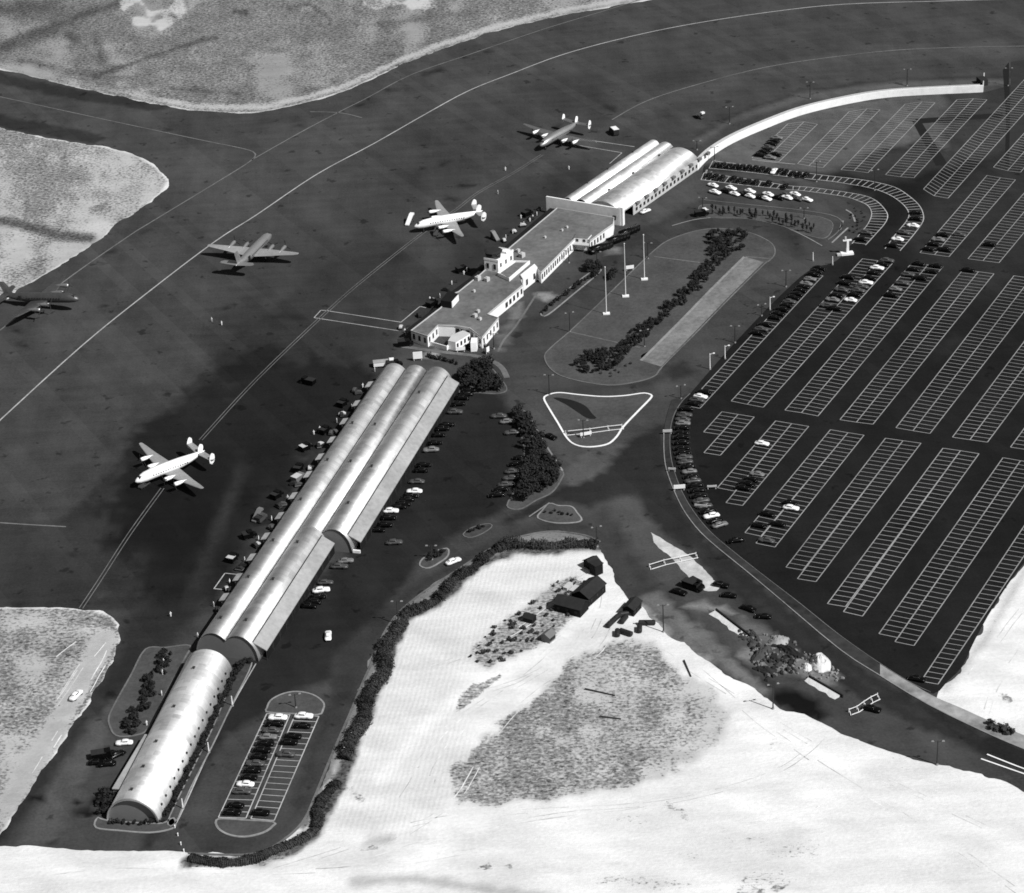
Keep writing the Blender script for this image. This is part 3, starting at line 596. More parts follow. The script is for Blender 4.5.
structure(MB().prism(resample(wpts([(553,398),(570,400),(585,406),(593,415),(597,419),(588,419),(578,413),(566,405)], True, 4), 1.5, True), .1, .178).build('dark_turf_patch', M['patch']))
I3 = [(538,518.5),(543,510),(549.5,503.5),(558,506),(571,506.7),(577,513),(581,521.5),(557,523.5)]; island('traffic_island', I3, M['grass'], M['kerb'], .5)
I4 = [(420,566),(428.5,568.5),(441,562),(448,556),(448,549),(440,550),(431,553.5),(422,560)]; island('traffic_island', I4, M['grass'], M['kerb'], .5)
island('traffic_island', [(463,535),(472,528),(488,524),(492,527),(482,534),(470,538)], M['dirt'], M['kerbdim'], .3)
island('traffic_island', [(267,708.5),(270.6,701),(280.7,695),(294,692),(307.6,693.4),(317.6,697.6),(324,704),(323,710),(318.5,715),(292,714),(267,712.5)], M['grass'], M['kerb'], .5)
island('traffic_island', [(218.5,819.5),(245,820.5),(274,822.5),(272,827),(265.5,832),(252,836.2),(238.7,837),(225.2,833.7),(217,827)], M['grass'], M['kerb'], .6)
structure(MB().prism([G(*p) for p in [(247,818),(250.5,818.5),(294,716),(291,715.5)]], 0, .16).build('lot_median', M['dirt']))
lines('lawn_edge', [[(549.5,503),(529,517)]], M['kerb'], .5)
island('west_lawn', [(145.6,649.6),(165,648),(190,646),(184,660),(168,690),(149,727.5),(138,735),(117,736.5),(109.7,725.7),(109,717),(115,704),(131,675.6)], M['grass'], M['kerbdim'], .5)
island('front_bed', [(98,818),(108,821),(160,824),(172,818),(176,823),(172,829),(150,833),(120,831),(96,828)], M['grass'], M['kerb'], .5)
island('side_bed', [(239,668),(252,664),(232,705),(213,745),(190,790),(176,823),(168,822),(185,785),(212,730)], M['dirt'], M['kerb'], .35)
lines('bay_edge_line', [[(256,664),(232,706),(209,752),(183,810),(175,826)]], M['line'], .35, .15)
island('bush_bed', [(462,380),(475,368),(488.4,367),(497,374.6),(507,389.3),(497,394),(475.7,393),(460,394)], M['dirt'], M['kerbdim'], .4)
island('bush_bed', [(514.8,410.8),(526.5,412.7),(537,430),(548,448.9),(562.6,471.3),(561.6,479),(551.9,492.8),(536,500.6),(520.6,509.4),(507,506.5),(516.7,487),(524.5,457.7),(520.6,434.2)], M['grass'], M['kerbdim'], .45)
lines('white_kerb_line', [[(526.5,412.7),(548,449),(562.6,471.3)]], M['kerb'], .6, .26)
island('terminal_bed', [(541,315),(545,309),(570,288),(596,269),(600,272),(574,294),(548,315)], M['dirt'], M['kerb'], .5)
structure(strip(MB(), resample(wpts([(600,542),(587,536),(566,532.5),(544.5,532),(512,539),(488.5,550),(456,571),(436,584),(418.5,596),(398.5,613),(386,630),(378,646),(371,665),(364,680),(349,716),(331,757),(316,794),(303,822),(281,842),(256,853.5),(222,855),(185,853)], False, 3), 2), .7, 0, .18).build('kerb', M['kerbdim']))
VR = [(664,432),(664,452),(667,472),(678,500),(690,520),(708,540),(747,572),(781,600.5),(840,650),(880,676),(930,706),(990,735),(1030,752)]
VL = [(690,394),(681,403),(673,418),(670,436),(671,458),(677,480),(686,500),(698,518),(712,534),(732,551),(761,574),(800,604),(840,636),(880,664),(912,684),(934,694)]
def between(name, A, B, z, mat):
    return structure(MB().prism(resample(wpts(A, False, 3), 2)+list(reversed(resample(wpts(B, False, 3), 2))), 0, z).build(name, mat))
between('road_verge', [(672,400),(667,415)]+VR[:10], VL[:14], .2, M['verge'])
between('sandy_road_verge', VR[9:], [(880,664),(912,684),(934,697),(960,708),(1000,726),(1040,742)], .19, M['sandy'])
structure(strip(MB(), resample(wpts(VR, False, 3), 2), .3, 0, .26).build('kerb', M['kerb']))
structure(strip(MB(), resample(wpts(VL, False, 3), 2), .22, 0, .27).build('kerb', M['kerbdim']))
# kerb along the car park north of the oval, and the curved service drive
lines('drive_edge', [[(672,226),(700,219),(740,217),(775,224),(800,234),(822,246)]], M['kerb'], .5, .15)
lines('drive_edge', [[(704,200),(740,204),(790,209),(830,215),(842,222),(838,232),(828,240)]], M['kerbdim'], .5, .15)
lines('drive_edge', [[(843,221),(840,230)], [(846,210),(852,214),(855,222)], [(832,243),(848,228)]], M['kerb'], .7, .15)
island('planting_bed', [(703,205),(740,208),(790,213),(822,218),(833,225),(826,238),(808,236),(780,226),(745,219),(712,218),(700,213)], M['grass'], M['kerbdim'], .3)
island('pale_gravel', [(641,356),(650,352),(655,356),(645,361)], M['grasspale'])
lines('kerb_line', [[(752,160),(765,161.5),(795,164.5)], [(707,170),(706,174),(712,172)]], M['kerb'], .8, .15)
lines('path', [[(398,346),(440,352),(480,357),(500,366),(507,378)]], M['kerbdim'], 2.0, .128)
lines('path', [[(498,352),(504,340),(516,326),(538,292)]], M['kerbdim'], .8, .13)
exec_marker = 1

# ================================================================== BUILDINGS
def V3(p, z=0.0): return Vector((p[0], p[1], z))
def local(root_xy, u):
    """helpers in a frame with X along u, Y to its left"""
    return math.atan2(u.y, u.x)
def arc(y0, z0, y1, z1, crest, n=14, full=False):
    """roof section from (y0,z0) to (y1,z1) bulging to height crest"""
    out = []
    for i in range(n+1):
        t = i/n; k = math.sin(math.pi*t)**.8 if full else 4*t*(1-t)
        out.append((y0+(y1-y0)*t, z0+(z1-z0)*t+(crest-(z0+z1)/2)*k))
    return out
def ell(y0, y1, a, b, zb=0.0, n=16):
    f = lambda y: math.acos(max(-1, min(1, y/a)))
    t0, t1 = f(y0), f(y1)
    return [(a*math.cos(t0+(t1-t0)*i/n), zb+b*math.sin(t0+(t1-t0)*i/n)) for i in range(n+1)]
def shell(sec, x0, x1, nseg=1, th=.12):
    mb = MB(); n = len(sec)
    ri = []
    for x in (x0, x1):
        ri.append([(x, y, z) for y, z in sec]+[(x, y*.985, z-th) for y, z in reversed(sec)])
    mb.loft(ri); return mb
def endwall(sec, x, th=.25):
    pts = [(y, z) for y, z in sec]; ys = pts+[(pts[-1][0], 0), (pts[0][0], 0)]
    mb = MB(); n = len(ys)
    k0 = [(x-th/2, y, z) for y, z in ys]; k1 = [(x+th/2, y, z) for y, z in ys]
    mb.v = k0+k1; mb.f = [tuple(range(n)), tuple(reversed(range(n, 2*n)))]+[(i, n+i, n+(i+1) % n, (i+1) % n) for i in range(n)]
    return mb
def window_row(parent, p0, p1, z, n, ww=1.1, wh=1.6, name='window', mat=None, proud=.06, skip=()):
    """n windows on the wall p0->p1 (outside on the right of p0->p1), in parent's local frame"""
    p0, p1 = Vector(p0[:2]), Vector(p1[:2]); d = (p1-p0); L = d.length; d = d/L; nn = Vector((d.y, -d.x)); a = math.atan2(d.y, d.x)
    me_ = MB().box((0, 0, 0), (ww, .16, wh)).mesh('window_pane', mat or M['glass'])
    for i in range(n):
        if i in skip: continue
        c = p0+d*(L*(i+.5)/n)+nn*(proud-.06)
        o = bpy.data.objects.new(name, me_); COL.objects.link(o); o.parent = parent
        o.location = (c.x, c.y, z); o.rotation_euler = (0, 0, a)

# --- the three parallel vaults of the long hangar
ZV = 5.9
va, vb, vc = G(226, 640, ZV), G(404.7, 370.5, ZV), G(323.5, 531, ZV)
u = (vb-va).normalized(); pr = Vector((u.y, -u.x))
D = (vc-va).dot(pr); D = max(6.6, min(8.0, D)); L = (vb-va).dot(u)+.5; L3 = (G(357, 553.5)-va).dot(u)
AA = 5.6; BB = ZV/math.sqrt(1-(D/2/AA)**2)
hang = empty('hangar_row', (va.x, va.y, 0), math.atan2(u.y, u.x))
tag(hang, 'long triple-vaulted metal hangar row with a flat felt lean-to along its east side', 'hangar')
def place_sec(sec, yo): return [(y+yo, z) for y, z in sec]
c1, c2, c3 = D/2, -D/2, -1.5*D
shell(place_sec(ell(AA, -D/2, AA, BB), c1), -.35, L+.3).build('roof_vault', M['roof'], hang, True)
shell(place_sec(ell(D/2, -AA, AA, BB), c2), -.35, L3+.05).build('roof_vault', M['roof'], hang, True)
shell(place_sec(ell(D/2, -D/2, AA, BB), c2), L3+.05, L+.3).build('roof_vault', M['roof'], hang, True)
shell(place_sec(ell(D/2, -AA, AA, BB), c3), L3-.35, L+.3).build('roof_vault', M['roof'], hang, True)
endwall(place_sec(ell(AA-.05, -D/2, AA, BB-.12), c1), .1).build('end_wall', M['endw'], hang)
endwall(place_sec(ell(D/2-.02, -AA+.05, AA, BB-.12), c2), .12).build('end_wall', M['endw'], hang)
endwall(place_sec(ell(D/2-.02, -AA+.05, AA, BB-.12), c3), L3+.1).build('end_wall', M['endw'], hang)
for c_, s_ in ((c1, (AA-.05, -D/2)), (c2, (D/2-.02, -D/2)), (c3, (D/2-.02, -AA+.05))):
    endwall(place_sec(ell(s_[0], s_[1], AA, BB-.12), c_), L+.05).build('end_wall', M['endw'], hang)
def leanto(parent, yc, x0, x1):
    yi, yo = yc-AA*.70, yc-AA-2.3; zi, zo = BB*.72, 3.5
    mb = MB(); mb.loft([[(x, yi, zi-.28), (x, yo, zo-.28), (x, yo, zo), (x, yi, zi)] for x in (x0, x1)]); o = mb.build('lean_to_roof', M['leanto'], parent); MB().box(((x0+x1)/2, yi-.05, zi+.02), (x1-x0, .30, .12)).build('gutter', M['tar'], parent)
    mb = MB()
    mb.box(((x0+x1)/2+.4, yo+.35, (zo-.35)/2), (x1-x0-1.6, .2, zo-.35)); mb.build('lean_to_wall', M['shed'], parent)
    n = int((x1-x0)/5)
    for i in range(n+1): MB().tube((x0+.3+(x1-x0-.6)*i/n, yo+.2, 0), (x0+.3+(x1-x0-.6)*i/n, yo+.2, zo-.3), .12).build('lean_to_post', M['pole'], parent)
    window_row(parent, (x0+2, yo+.25), (x1-2, yo+.25), 1.8, int((x1-x0)/6), 1.6, 1.4)
leanto(hang, c2, .6, L3-1.0)
leanto(hang, c3, L3+1.0, L-1.5)
MB().box((L3+.3, c3-AA-.1, .5), (.5, 4.2, 1.0)).build('white_curb_wall', M['wall'], hang)
def vent(parent, x, y, z, s=.55):
    MB().tube((x, y, z-.3), (x, y, z+s), .22, .22, 8).box((x, y, z+s+.1), (.75, .75, .2)).build('roof_vent', M['pole'], parent)
for px_, py_, cc in [(300+5,389,c1),(356,424,c1),(332,461,c1),(331.8,461,c1),(305.5,500.5,c1),(278,541.5,c1),(252,578,c1),(225,619,c1),(397,427,c2),(373,464,c2),(299,543,c2),(275,580,c2),(248,621,c2),(418,393,c3),(373,467,c3),(348,503.5,c3)]:
    if cc == c1 and px_ in (305, 331.8): continue
    q = G(px_, py_, BB); xl = (q-va).dot(u)
    vent(hang, xl, cc+.3, BB-.02)
for k, (px_, py_) in enumerate([(384,371+20)]): pass
for cy_g, xa, xb in (((c1+c2)/2, .2, L), ((c2+c3)/2, L3, L)): MB().box(((xa+xb)/2, cy_g, ZV+.06), (xb-xa, .42, .2)).build('valley_gutter', M['tar'], hang)
# annex porches along the north west side
annx = [(369,386),(357,405),(345,423),(333,441.5),(321,458.5),(307,476),(294,497.5),(280.5,517.5),(266.6,538),(252,559),(239,579),(227,599)]
anx = [max(4, min(L-4, (G(x, y, 2.2)-va).dot(u))) for x, y in annx]
for xl in anx:
    MB().loft([[(x, c1+AA-1.5, 3.6), (x, c1+AA+2.4, 2.7), (x, c1+AA+2.4, 2.5), (x, c1+AA-1.5, 3.4)] for x in (xl-2.0, xl+2.0)]).build('porch_roof', M['awn'], hang)
    MB().box((xl, c1+AA+.2, 1.24), (3.6, 3.0, 2.48)).build('porch_wall', M['endw'], hang)

# --- the big single vault at the near end
fa, fb, fc = G(107.5, 820), G(160.6, 820), G(232.5, 672)
u1 = (fc-fb).normalized(); c_front = (fa+fb)/2
hw = (fb-fa).length/2*.985; Lh = (fc-fb).length+1.0
hut = empty('vaulted_hut', (c_front.x, c_front.y, 0), math.atan2(u1.y, u1.x))
tag(hut, 'large single barrel-vaulted white hut with plain grey end wall, nearest building', 'hut')
HB = 7.0
sec1 = ell(hw, -hw, hw, HB, n=24)
shell(sec1, -.7, Lh).build('roof_vault', M['roofb'], hut, True)
endwall(ell(hw-.05, -hw+.05, hw, HB-.15, n=24), .1).build('end_wall', M['endw'], hut)
endwall(ell(hw-.05, -hw+.05, hw, HB-.15, n=24), Lh-.3).build('end_wall', M['endw'], hut)
MB().loft([[(-.95, y, z) for y, z in ell(hw+.15, -hw-.15, hw+.15, HB+.15, n=24)]+[(-.95, y, z) for y, z in reversed(ell(hw-.25, -hw+.25, hw-.25, HB-.25, n=24))],
           [(-.65, y, z) for y, z in ell(hw+.15, -hw-.15, hw+.15, HB+.15, n=24)]+[(-.65, y, z) for y, z in reversed(ell(hw-.25, -hw+.25, hw-.25, HB-.25, n=24))]]).build('roof_rim', M['roof'], hut)
for px_, py_ in [(133,790),(145,767),(158.5,742),(176.5,707),(196.5,668.5)]:
    q = G(px_, py_, HB); xl = (q-c_front).dot(u1); vent(hut, xl, .8, HB-.1, .4)
for i in range(17):                                   # low hooded windows on the sunny side
    xl = 4+i*(Lh-9)/16; y = -hw*math.cos(R(22)); z = HB*math.sin(R(22))
    b_ = MB().box((xl, y-.1, z-.05), (.55, .5, .5)).build('hooded_window', M['glass'], hut)
q = [G(x, y, 3.0) for x, y in [(144.5,734.8),(149.5,735.5),(121.7,788.5),(112.5,788)]]
ann = empty('annex_shed', (q[3].x, q[3].y, 0)); tag(ann, 'narrow flat-roofed grey annex against the west side of the nearest hut', 'annex')
loc_ = lambda P: [(p.x-q[3].x, p.y-q[3].y) for p in P]
MB().prism(loc_(q), 0, 2.8).build('wall', M['endw'], ann); MB().prism(loc_([p+(p-sum(q, Vector((0,0)))/4).normalized()*.3 for p in q]), 2.803, 3.05).build('roof', M['leanto'], ann)

# --- terminal
TZ = 4.2
MT = [(411,331),(427.5,336.5),(438,325.5),(455,326),(470,328.5),(482,338),(498.5,318.3),(487.5,314.7),(523,285.3),(521,281),(537,269),(541,273),(571,242.7),(578,236),(590,241),(605,230),(613,224.5),(614,218),(557,208.5),(511,247),(480.7,274.5),(458.8,292),(452,294.5),(441,308)]
T = [G(x, y, TZ) for x, y in MT]; t0 = T[0]
term = empty('terminal_building', (t0.x, t0.y, 0)); tag(term, 'long low white terminal with grey gravel roof and many dark windows', 'terminal')
tl = lambda P: [(p.x-t0.x, p.y-t0.y) for p in P]
MB().prism(tl(T), 0, TZ-.25).build('wall', M['wall'], term)
MB().prism(tl(T), TZ-.247, TZ).build('roof', M['troof'], term)
strip(MB(), [Vector(p) for p in tl(T)], .3, TZ-.2, TZ+.3, True).build('parapet', M['wallg'], term)
def tw(a, b, n, z=2.4, ww=1.0, wh=1.9, skip=()):
    A_, B_ = G(a[0], a[1], TZ)-t0, G(b[0], b[1], TZ)-t0; window_row(term, A_, B_, z, n, ww, wh, skip=skip, proud=.08)
tw((482,338), (498.5,318.3), 5); tw((505,301.5), (523,285.3), 5); tw((541,273), (571,242.7), 14, 2.4, .9, 2.0); tw((590,241), (605,230), 5, 2.4, .9)
tw((411,331), (427.5,336.5), 3); tw((427.5,336.5), (438,325.5), 3); tw((455,326), (470,328.5), 3, ww=1.4); tw((470,328.5), (482,338), 3); tw((521,281), (537,269), 3)
# canopy along the apron side
cn = [G(x, y, 3.2) for x, y in [(404,331),(413,331),(443,309),(458,294),(480.7,276),(511,249),(557,209),(550,208),(504,247),(474,275),(452,291),(436,307)]]
MB().prism(tl(cn), 2.95, 3.2).build('canopy', M['patch'], term)
for i in range(18):
    a_ = cn[0].lerp(cn[7], i/17.0)-t0; MB().tube((a_.x+.5, a_.y-.2, 0), (a_.x+.5, a_.y-.2, 3), .12, .12, 6).build('canopy_post', M['pole'], term)
def pxbox(name, pts, h0, h1, mat, parent, zref, o0):
    P = [G(x, y, zref)-o0 for x, y in pts]; return MB().prism(P, h0, h1).build(name, mat, parent)
# control tower block
a_, b_, c_ = G(484.7,270,TZ)-t0, G(498.5,272.5,TZ)-t0, G(513.7,262,TZ)-t0; d_ = a_+c_-b_
MB().prism([a_, b_, c_, d_], TZ+.003, 8.6).build('tower_block', M['wall'], term)
strip(MB(), [a_, b_, c_, d_], .3, 8.4, 9.2, True).build('tower_parapet', M['wall'], term)
window_row(term, a_, b_, 6.2, 2, 1.0, 2.0, proud=.1); window_row(term, b_, c_, 6.5, 3, .9, 1.5, proud=.1)
m_ = a_.lerp(b_, .5).lerp(d_, .3); MB().tube((m_.x, m_.y, 8.6), (m_.x, m_.y, 11.0), 2.7, 3.1, 10).build('control_cab', M['glass'], term)
MB().tube((m_.x, m_.y, 11.003), (m_.x, m_.y, 11.4), 3.5, 2.6, 10).build('cab_roof', M['tar'], term)
m_ = b_.lerp(c_, .75); MB().box((m_.x-1.2, m_.y+1, 9.0), (2.6, 2, .9), math.atan2((c_-b_).y, (c_-b_).x)).build('stair_head', M['wall'], term)
P = [G(x, y, 5.0)-t0 for x, y in [(498,274),(509,279.5),(529.5,262),(515,262)]]
MB().prism(P, TZ+.003, 4.9).build('roof_terrace', M['troof'], term); strip(MB(), P, .35, TZ+.01, 5.6, True).build('terrace_parapet', M['wall'], term)
# roof penthouse
P = [G(x, y, TZ)-t0 for x, y in [(441,307),(451.5,308.5),(458.5,300.5),(449,297)]]
MB().prism(P, TZ+.003, 6.8).build('penthouse', M['shed'], term); a2, b2 = P[1], P[2]
MB().box((((a2+b2)/2).x+.15, ((a2+b2)/2).y-.1, 5.5), ((b2-a2).length*.92, .25, 2.3), math.atan2((b2-a2).y, (b2-a2).x)).build('penthouse_door', M['wall'], term)  # white panel over most of the penthouse's south-east face
# porches on the road side
P = [G(x, y, 0)-t0 for x, y in [(523.5,291),(538,279.5),(535,276),(521,287)]]; MB().prism(P, 0, 4.9).build('porch', M['wall'], term); window_row(term, P[0], P[1], 2.4, 2, 1.2, 2.2, proud=.1)
P = [G(x, y, 0)-t0 for x, y in [(574,249.5),(588,250.5),(592,246),(577,244.5)]]; MB().prism(P, 0, 4.7).build('entrance_block', M['wall'], term); MB().prism(P, 4.703, 4.85).build('entrance_roof', M['troof'], term); window_row(term, P[0], P[1], 3.9, 2, 1.0, 1.0, proud=.1)
MB().prism([G(x, y, 0)-t0 for x, y in [(573,252),(589,253.5),(590,250),(575,249)]], 2.9, 3.15).build('entrance_canopy', M['wallg'], term)
# courtyard
P = [G(x, y, 0)-t0 for x, y in [(428,345),(447,350.5),(455,343),(466,339)]]
strip(MB(), P, .35, 0, 1.7).build('courtyard_wall', M['wall'], term)
P = [G(x, y, 3.2)-t0 for x, y in [(448,341),(455.5,342.5),(470,333.5),(463,330.5),(452,335)]]
MB().prism(P, 0, 3.1).build('courtyard_room', M['wall'], term); MB().prism([p*1.0 for p in P], 3.103, 3.3).build('courtyard_room_roof', M['wallg'], term); window_row(term, P[1], P[2], 1.7, 4, .9, 1.5, proud=.1)
P = [G(x, y, 0)-t0 for x, y in [(471,352),(477,351.5),(478,347),(472,347)]]; MB().prism(P, 0, 3.6).build('gate_lodge', M['wall'], term)
for px_, py_, s_ in [(475,317,1.2),(478,312.5,1.0),(480,320,.9),(478,280,1.5),(487,281,1.4),(522,257,1.6),(518,252,1.1),(562,231,.7),(567,228,.7),(474,292,.8),(545,238,.7)]:
    p = G(px_, py_, TZ)-t0; MB().box((p.x, p.y, TZ+s_/2+.003), (s_*1.3, s_, s_), .9).box((p.x, p.y, TZ+s_+.1), (s_*.6, s_*.6, .25), .9).build('roof_vent', M['wallg'], term)

# --- far triple-vault hangar behind the terminal
ZV2 = 4.9
wa, wb, wc = G(577.8, 199.4, ZV2), G(659.5, 144, ZV2), G(593.6, 201, ZV2)
u2 = (wb-wa).normalized(); p2 = Vector((u2.y, -u2.x)); D2 = (wc-wa).dot(p2); o2 = G(584, 219)
e0, e1 = G(636, 216), G(696.4, 168)
hg = empty('far_hangar', (o2.x, o2.y, 0), math.atan2(u2.y, u2.x)); tag(hg, 'white hangar of one wide and two narrow vaults with tall pale front wall', 'hangar')
lx = lambda P: ((P-o2).dot(u2), -(P-o2).dot(p2))
y1 = lx(wa)[1]; y2 = lx(wc)[1]; ye = lx(e0)[1]; xe0 = lx(e0)[0]; xe1 = lx(e1)[0]; L2 = lx(wb)[0]; ye_ = (ye+lx(e1)[1])/2
x0 = lx(wa)[0]
shell(arc(y1+D2*1.05, 2.6, y1, ZV2, 6.3), x0-3.2, L2).build('roof_vault', M['roofb'], hg, True)
shell(arc(y1, ZV2, y2, ZV2, 6.5), x0-2.6, L2).build('roof_vault', M['roofb'], hg, True)
shell(arc(y2, ZV2, ye_, 4.0, 7.5, 20), x0-2.4, xe1).build('roof_vault', M['roofb'], hg, True)
for sec in (arc(y1+D2*1.05, 2.6, y1, ZV2-.1, 6.35), arc(y1, ZV2-.1, y2, ZV2-.1, 6.55)): endwall(sec, L2-.2).build('end_wall', M['endw'], hg)
endwall(arc(y2, ZV2-.1, ye_+.1, 3.9, 7.4, 20), xe1-.3).build('end_wall', M['endw'], hg); endwall(arc(y2, ZV2-.1, ye_+.1, 3.9, 7.35, 20), x0-2.2).build('end_wall', M['wall'], hg)
MB().box(((xe0+xe1)/2, ye_+.02, 2.0), (xe1-xe0, .3, 4.0)).build('side_wall', M['wallg'], hg)
window_row(hg, (xe0+1, ye_-.2), (xe1-1, ye_-.2), 1.9, 17, 1.3, 1.3)
for i in range(9): MB().box((xe0+3+i*(L2+2-xe0)/8.5, ye_-.3, 4.15), (2.2, 1.2, .9)).build('eave_ventilator', M['endw'], hg)
wl, wr = G(547, 213), G(620.8, 225.5)
dw = (wr-wl); aw = math.atan2(dw.y, dw.x); cw = (wl+wr)/2-o2
rz = -math.atan2(u2.y, u2.x); rot2 = lambda v: (v.x*math.cos(rz)-v.y*math.sin(rz), v.x*math.sin(rz)+v.y*math.cos(rz))
cl = rot2(cw); MB().box((cl[0], cl[1], 3.5), (dw.length, .6, 7.0), aw+rz).build('front_wall', M['wall'], hg)
cr = rot2(wr-o2); MB().box((cr[0]+.6, cr[1], 3.7), (2.0, 1.6, 7.4), aw+rz).build('corner_pier', M['wall'], hg)
MB().box((cr[0]-1.4, cr[1]+2.0, 3.3), (1.2, .7, 1.6), aw+rz).build('wall_plaque', M['patch'], hg)
for i, (px_, py_) in enumerate([(587,181),(610,168),(640,152),(618,187),(645,171),(670,153)]):
    q = G(px_, py_, 7.2); a1, b1_ = lx(q); vent(hg, a1, (y1+D2/2 if i < 3 else y2-.2), 6.3 if i < 3 else 5.0, .5)

# --- curved white wall along the parking lot
WP = [(697,170.5),(710,157.5),(733,143),(768,127.5),(805,114),(855,102.5),(893,97),(943,94),(986,92)]
P = resample(wpts(WP, False, 5), 2.0)
cwall = empty('curved_white_wall', (P[0].x, P[0].y, 0)); tag(cwall, 'long curved bright white wall between the apron and the car park', 'wall')
strip(MB(), [p-P[0] for p in P], .5, 0, 3.1).build('wall_face', M['wall'], cwall)
strip(MB(), [p-P[0]+Vector((-1.2, .8)) for p in P], .5, .0, 3.3).build('wall_backing', M['wallg'], cwall)
e_ = P[-1]-P[0]; e2 = G(984, 78)-P[0]; strip(MB(), [e_, e2], .4, 0, 2.4).build('return_wall', M['wallg'], cwall)
e3 = G(982, 84)-P[0]; MB().box((e3.x, e3.y, 1.3), (3.2, 5, 2.6), .2).build('gate_box', M['tar'], cwall)

# --- builders' sheds on the sand
def gable(name, ridge_a, ridge_b, width, h0, h1, label, cat='shed', mat='shed', rmat='shedroof'):
    a_, b_ = G(*ridge_a, h1), G(*ridge_b, h1); d_ = b_-a_; Ln = d_.length; o = empty(name, (((a_+b_)/2).x, ((a_+b_)/2).y, 0), math.atan2(d_.y, d_.x)); tag(o, label, cat)
    w2 = width/2; l2 = Ln/2
    mb = MB(); mb.loft([[(x, -w2, 0), (x, w2, 0), (x, w2, h0), (x, 0, h1-.1), (x, -w2, h0)] for x in (-l2, l2)]); mb.build('wall', M[mat], o)
    mb = MB()
    for s_ in (-1, 1): mb.loft([[(x, 0, h1), (x, s_*(w2+.3), h0-.05), (x, s_*(w2+.3), h0+.1), (x, 0, h1+.14)] for x in (-l2-.3, l2+.3)])
    mb.build('roof', M[rmat], o)
    window_row(o, (-l2, -w2), (l2, -w2), h0*.55, 3, .9, .9, mat=M['dark']); return o
gable('long_shed', (558,594.5), (584,601), 5.2, 2.6, 4.2, 'dark long gabled shed on the sand, nearer of the two joined sheds')
o = gable('long_shed', (580,591), (597,576), 5.6, 2.8, 4.6, 'dark long gabled shed with small rear box, farther of two on the sand')
gable('small_hut', (587,560), (596,556), 3.4, 2.0, 3.0, 'small dark open-sided hut beside the hedge corner on the sand', 'hut')
gable('small_hut', (628,606), (636,597), 3.4, 2.2, 3.2, 'small dark lean-to hut above the scattered tanks by the road', 'hut')
gable('small_hut', (545,634), (551,629), 2.8, 1.8, 2.8, 'small grey hut alone at the edge of the junk yard', 'hut', 'endw', 'endw')
gable('small_hut', (525,613), (534,615.5), 2.4, 1.5, 2.2, 'tiny dark hut among scrub left of the long sheds', 'hut')
b_ = G(596.5, 573); o = empty('shed_tower', (b_.x, b_.y, 0)); tag(o, 'small dark box hut standing behind the farther long shed', 'hut')
MB().box((0, 0, 1.7), (2.8, 2.8, 3.4), .6).build('wall', M['shed'], o); MB().box((0, 0, 3.5), (3.2, 3.2, .2), .6).build('roof', M['shedroof'], o)
for i, (x, y, a) in enumerate([(568,588,1.0),(574,591,1.0)]):
    q = G(x, y); tag(MB().box((q.x, q.y, .5), (3.4, 1.4, 1.0), a).box((q.x, q.y, 1.05), (3.5, 1.5, .1), a).build('pale_crate', M['wallg']), ['long pale crate beside the farther long shed', 'long pale crate next to the crate nearest the shed'][i], 'crate')
# steel tanks / pipe sections
tks = [(611,625,1.0,3.8),(618,618.5,.95,3.6),(624,616,.2,2.6),(632.5,612.5,.95,3.6),(624,621.5,1.1,3.2),(617.5,635,1.5,2.6),(626,634.5,2.5,3.8),(647,624.8,-.08,4.4),(639.5,631,1.5,2.6)]
tdesc = ['westernmost in the loose line below the small hut','second from the west in the loose line','short one in the middle of the loose line','nearest the small dark hut','upright-leaning one in the lower trio','lowest and leftmost of the lower trio','right one of the lower trio','long one lying apart by the lamp post','short one under the long separate tank']
for (x, y, a, l_), ds in zip(tks, tdesc):
    q = G(x, y); d_ = Vector((math.cos(a), math.sin(a), 0))*l_/2; c0 = Vector((q.x, q.y, .78))
    o = empty('steel_tank', (q.x, q.y, 0), a); tag(o, 'dark steel tank on sand, '+ds, 'tank', 'steel tanks lying on the sand')
    MB().tube((-l_/2, 0, .78), (l_/2, 0, .78), .78, .78, 14).build('shell', M['tank'], o, False)
    for s_ in (-1, 1): MB().tube((s_*l_/2, 0, .78), (s_*(l_/2+.25), 0, .78), .76, .4, 14).build('end_cap', M['tank'], o)

# --- road works
def mound(name, x, y, rx, ry, h, mat, label, cat='mound', rz=0.0):
    q = G(x, y); mb = MB(); n, m_ = 30, 12; sd9 = random.randint(0, 999); rr = [1+.22*float(fbm(math.cos(2*math.pi*i/n)*3, math.sin(2*math.pi*i/n)*3, 2.0, sd9, 3)) for i in range(n)]
    rings = []
    for j in range(m_):
        t = j/(m_-1); rings.append([(math.cos(2*math.pi*i/n)*rx*(1-t*.96)*rr[i]*random.uniform(.93, 1.07), math.sin(2*math.pi*i/n)*ry*(1-t*.96)*rr[i], .02+h*((1-(1-t)**1.5)*(1+.3*float(fbm(i*.9, j*1.3, 2.0, sd9+5, 2)))) if j else .02) for i in range(n)])
    mb.loft(rings); o = mb.build(name, mat, None, True); o.location = (q.x, q.y, 0); o.rotation_euler = (0, 0, rz)
    return tag(o, label, cat)
mound('sand_pile', 820, 664.5, 3.2, 4.6, 2.6, M['pile'], 'large round white sand pile on the road works')
mound('sand_pile', 778, 642, 3.6, 2.6, 1.8, M['sandy'], 'grey-white sand heap at the north end of the excavation', 'mound', .4)
mound('sand_pile', 807, 668, 1.4, 2.2, 1.2, M['pile'], 'little white heap touching the large sand pile')
mound('dirt_pile', 760, 655, 5.5, 1.6, 1.5, M['dirt'], 'dark earth bank on the west lip of the excavation', 'mound', .9)
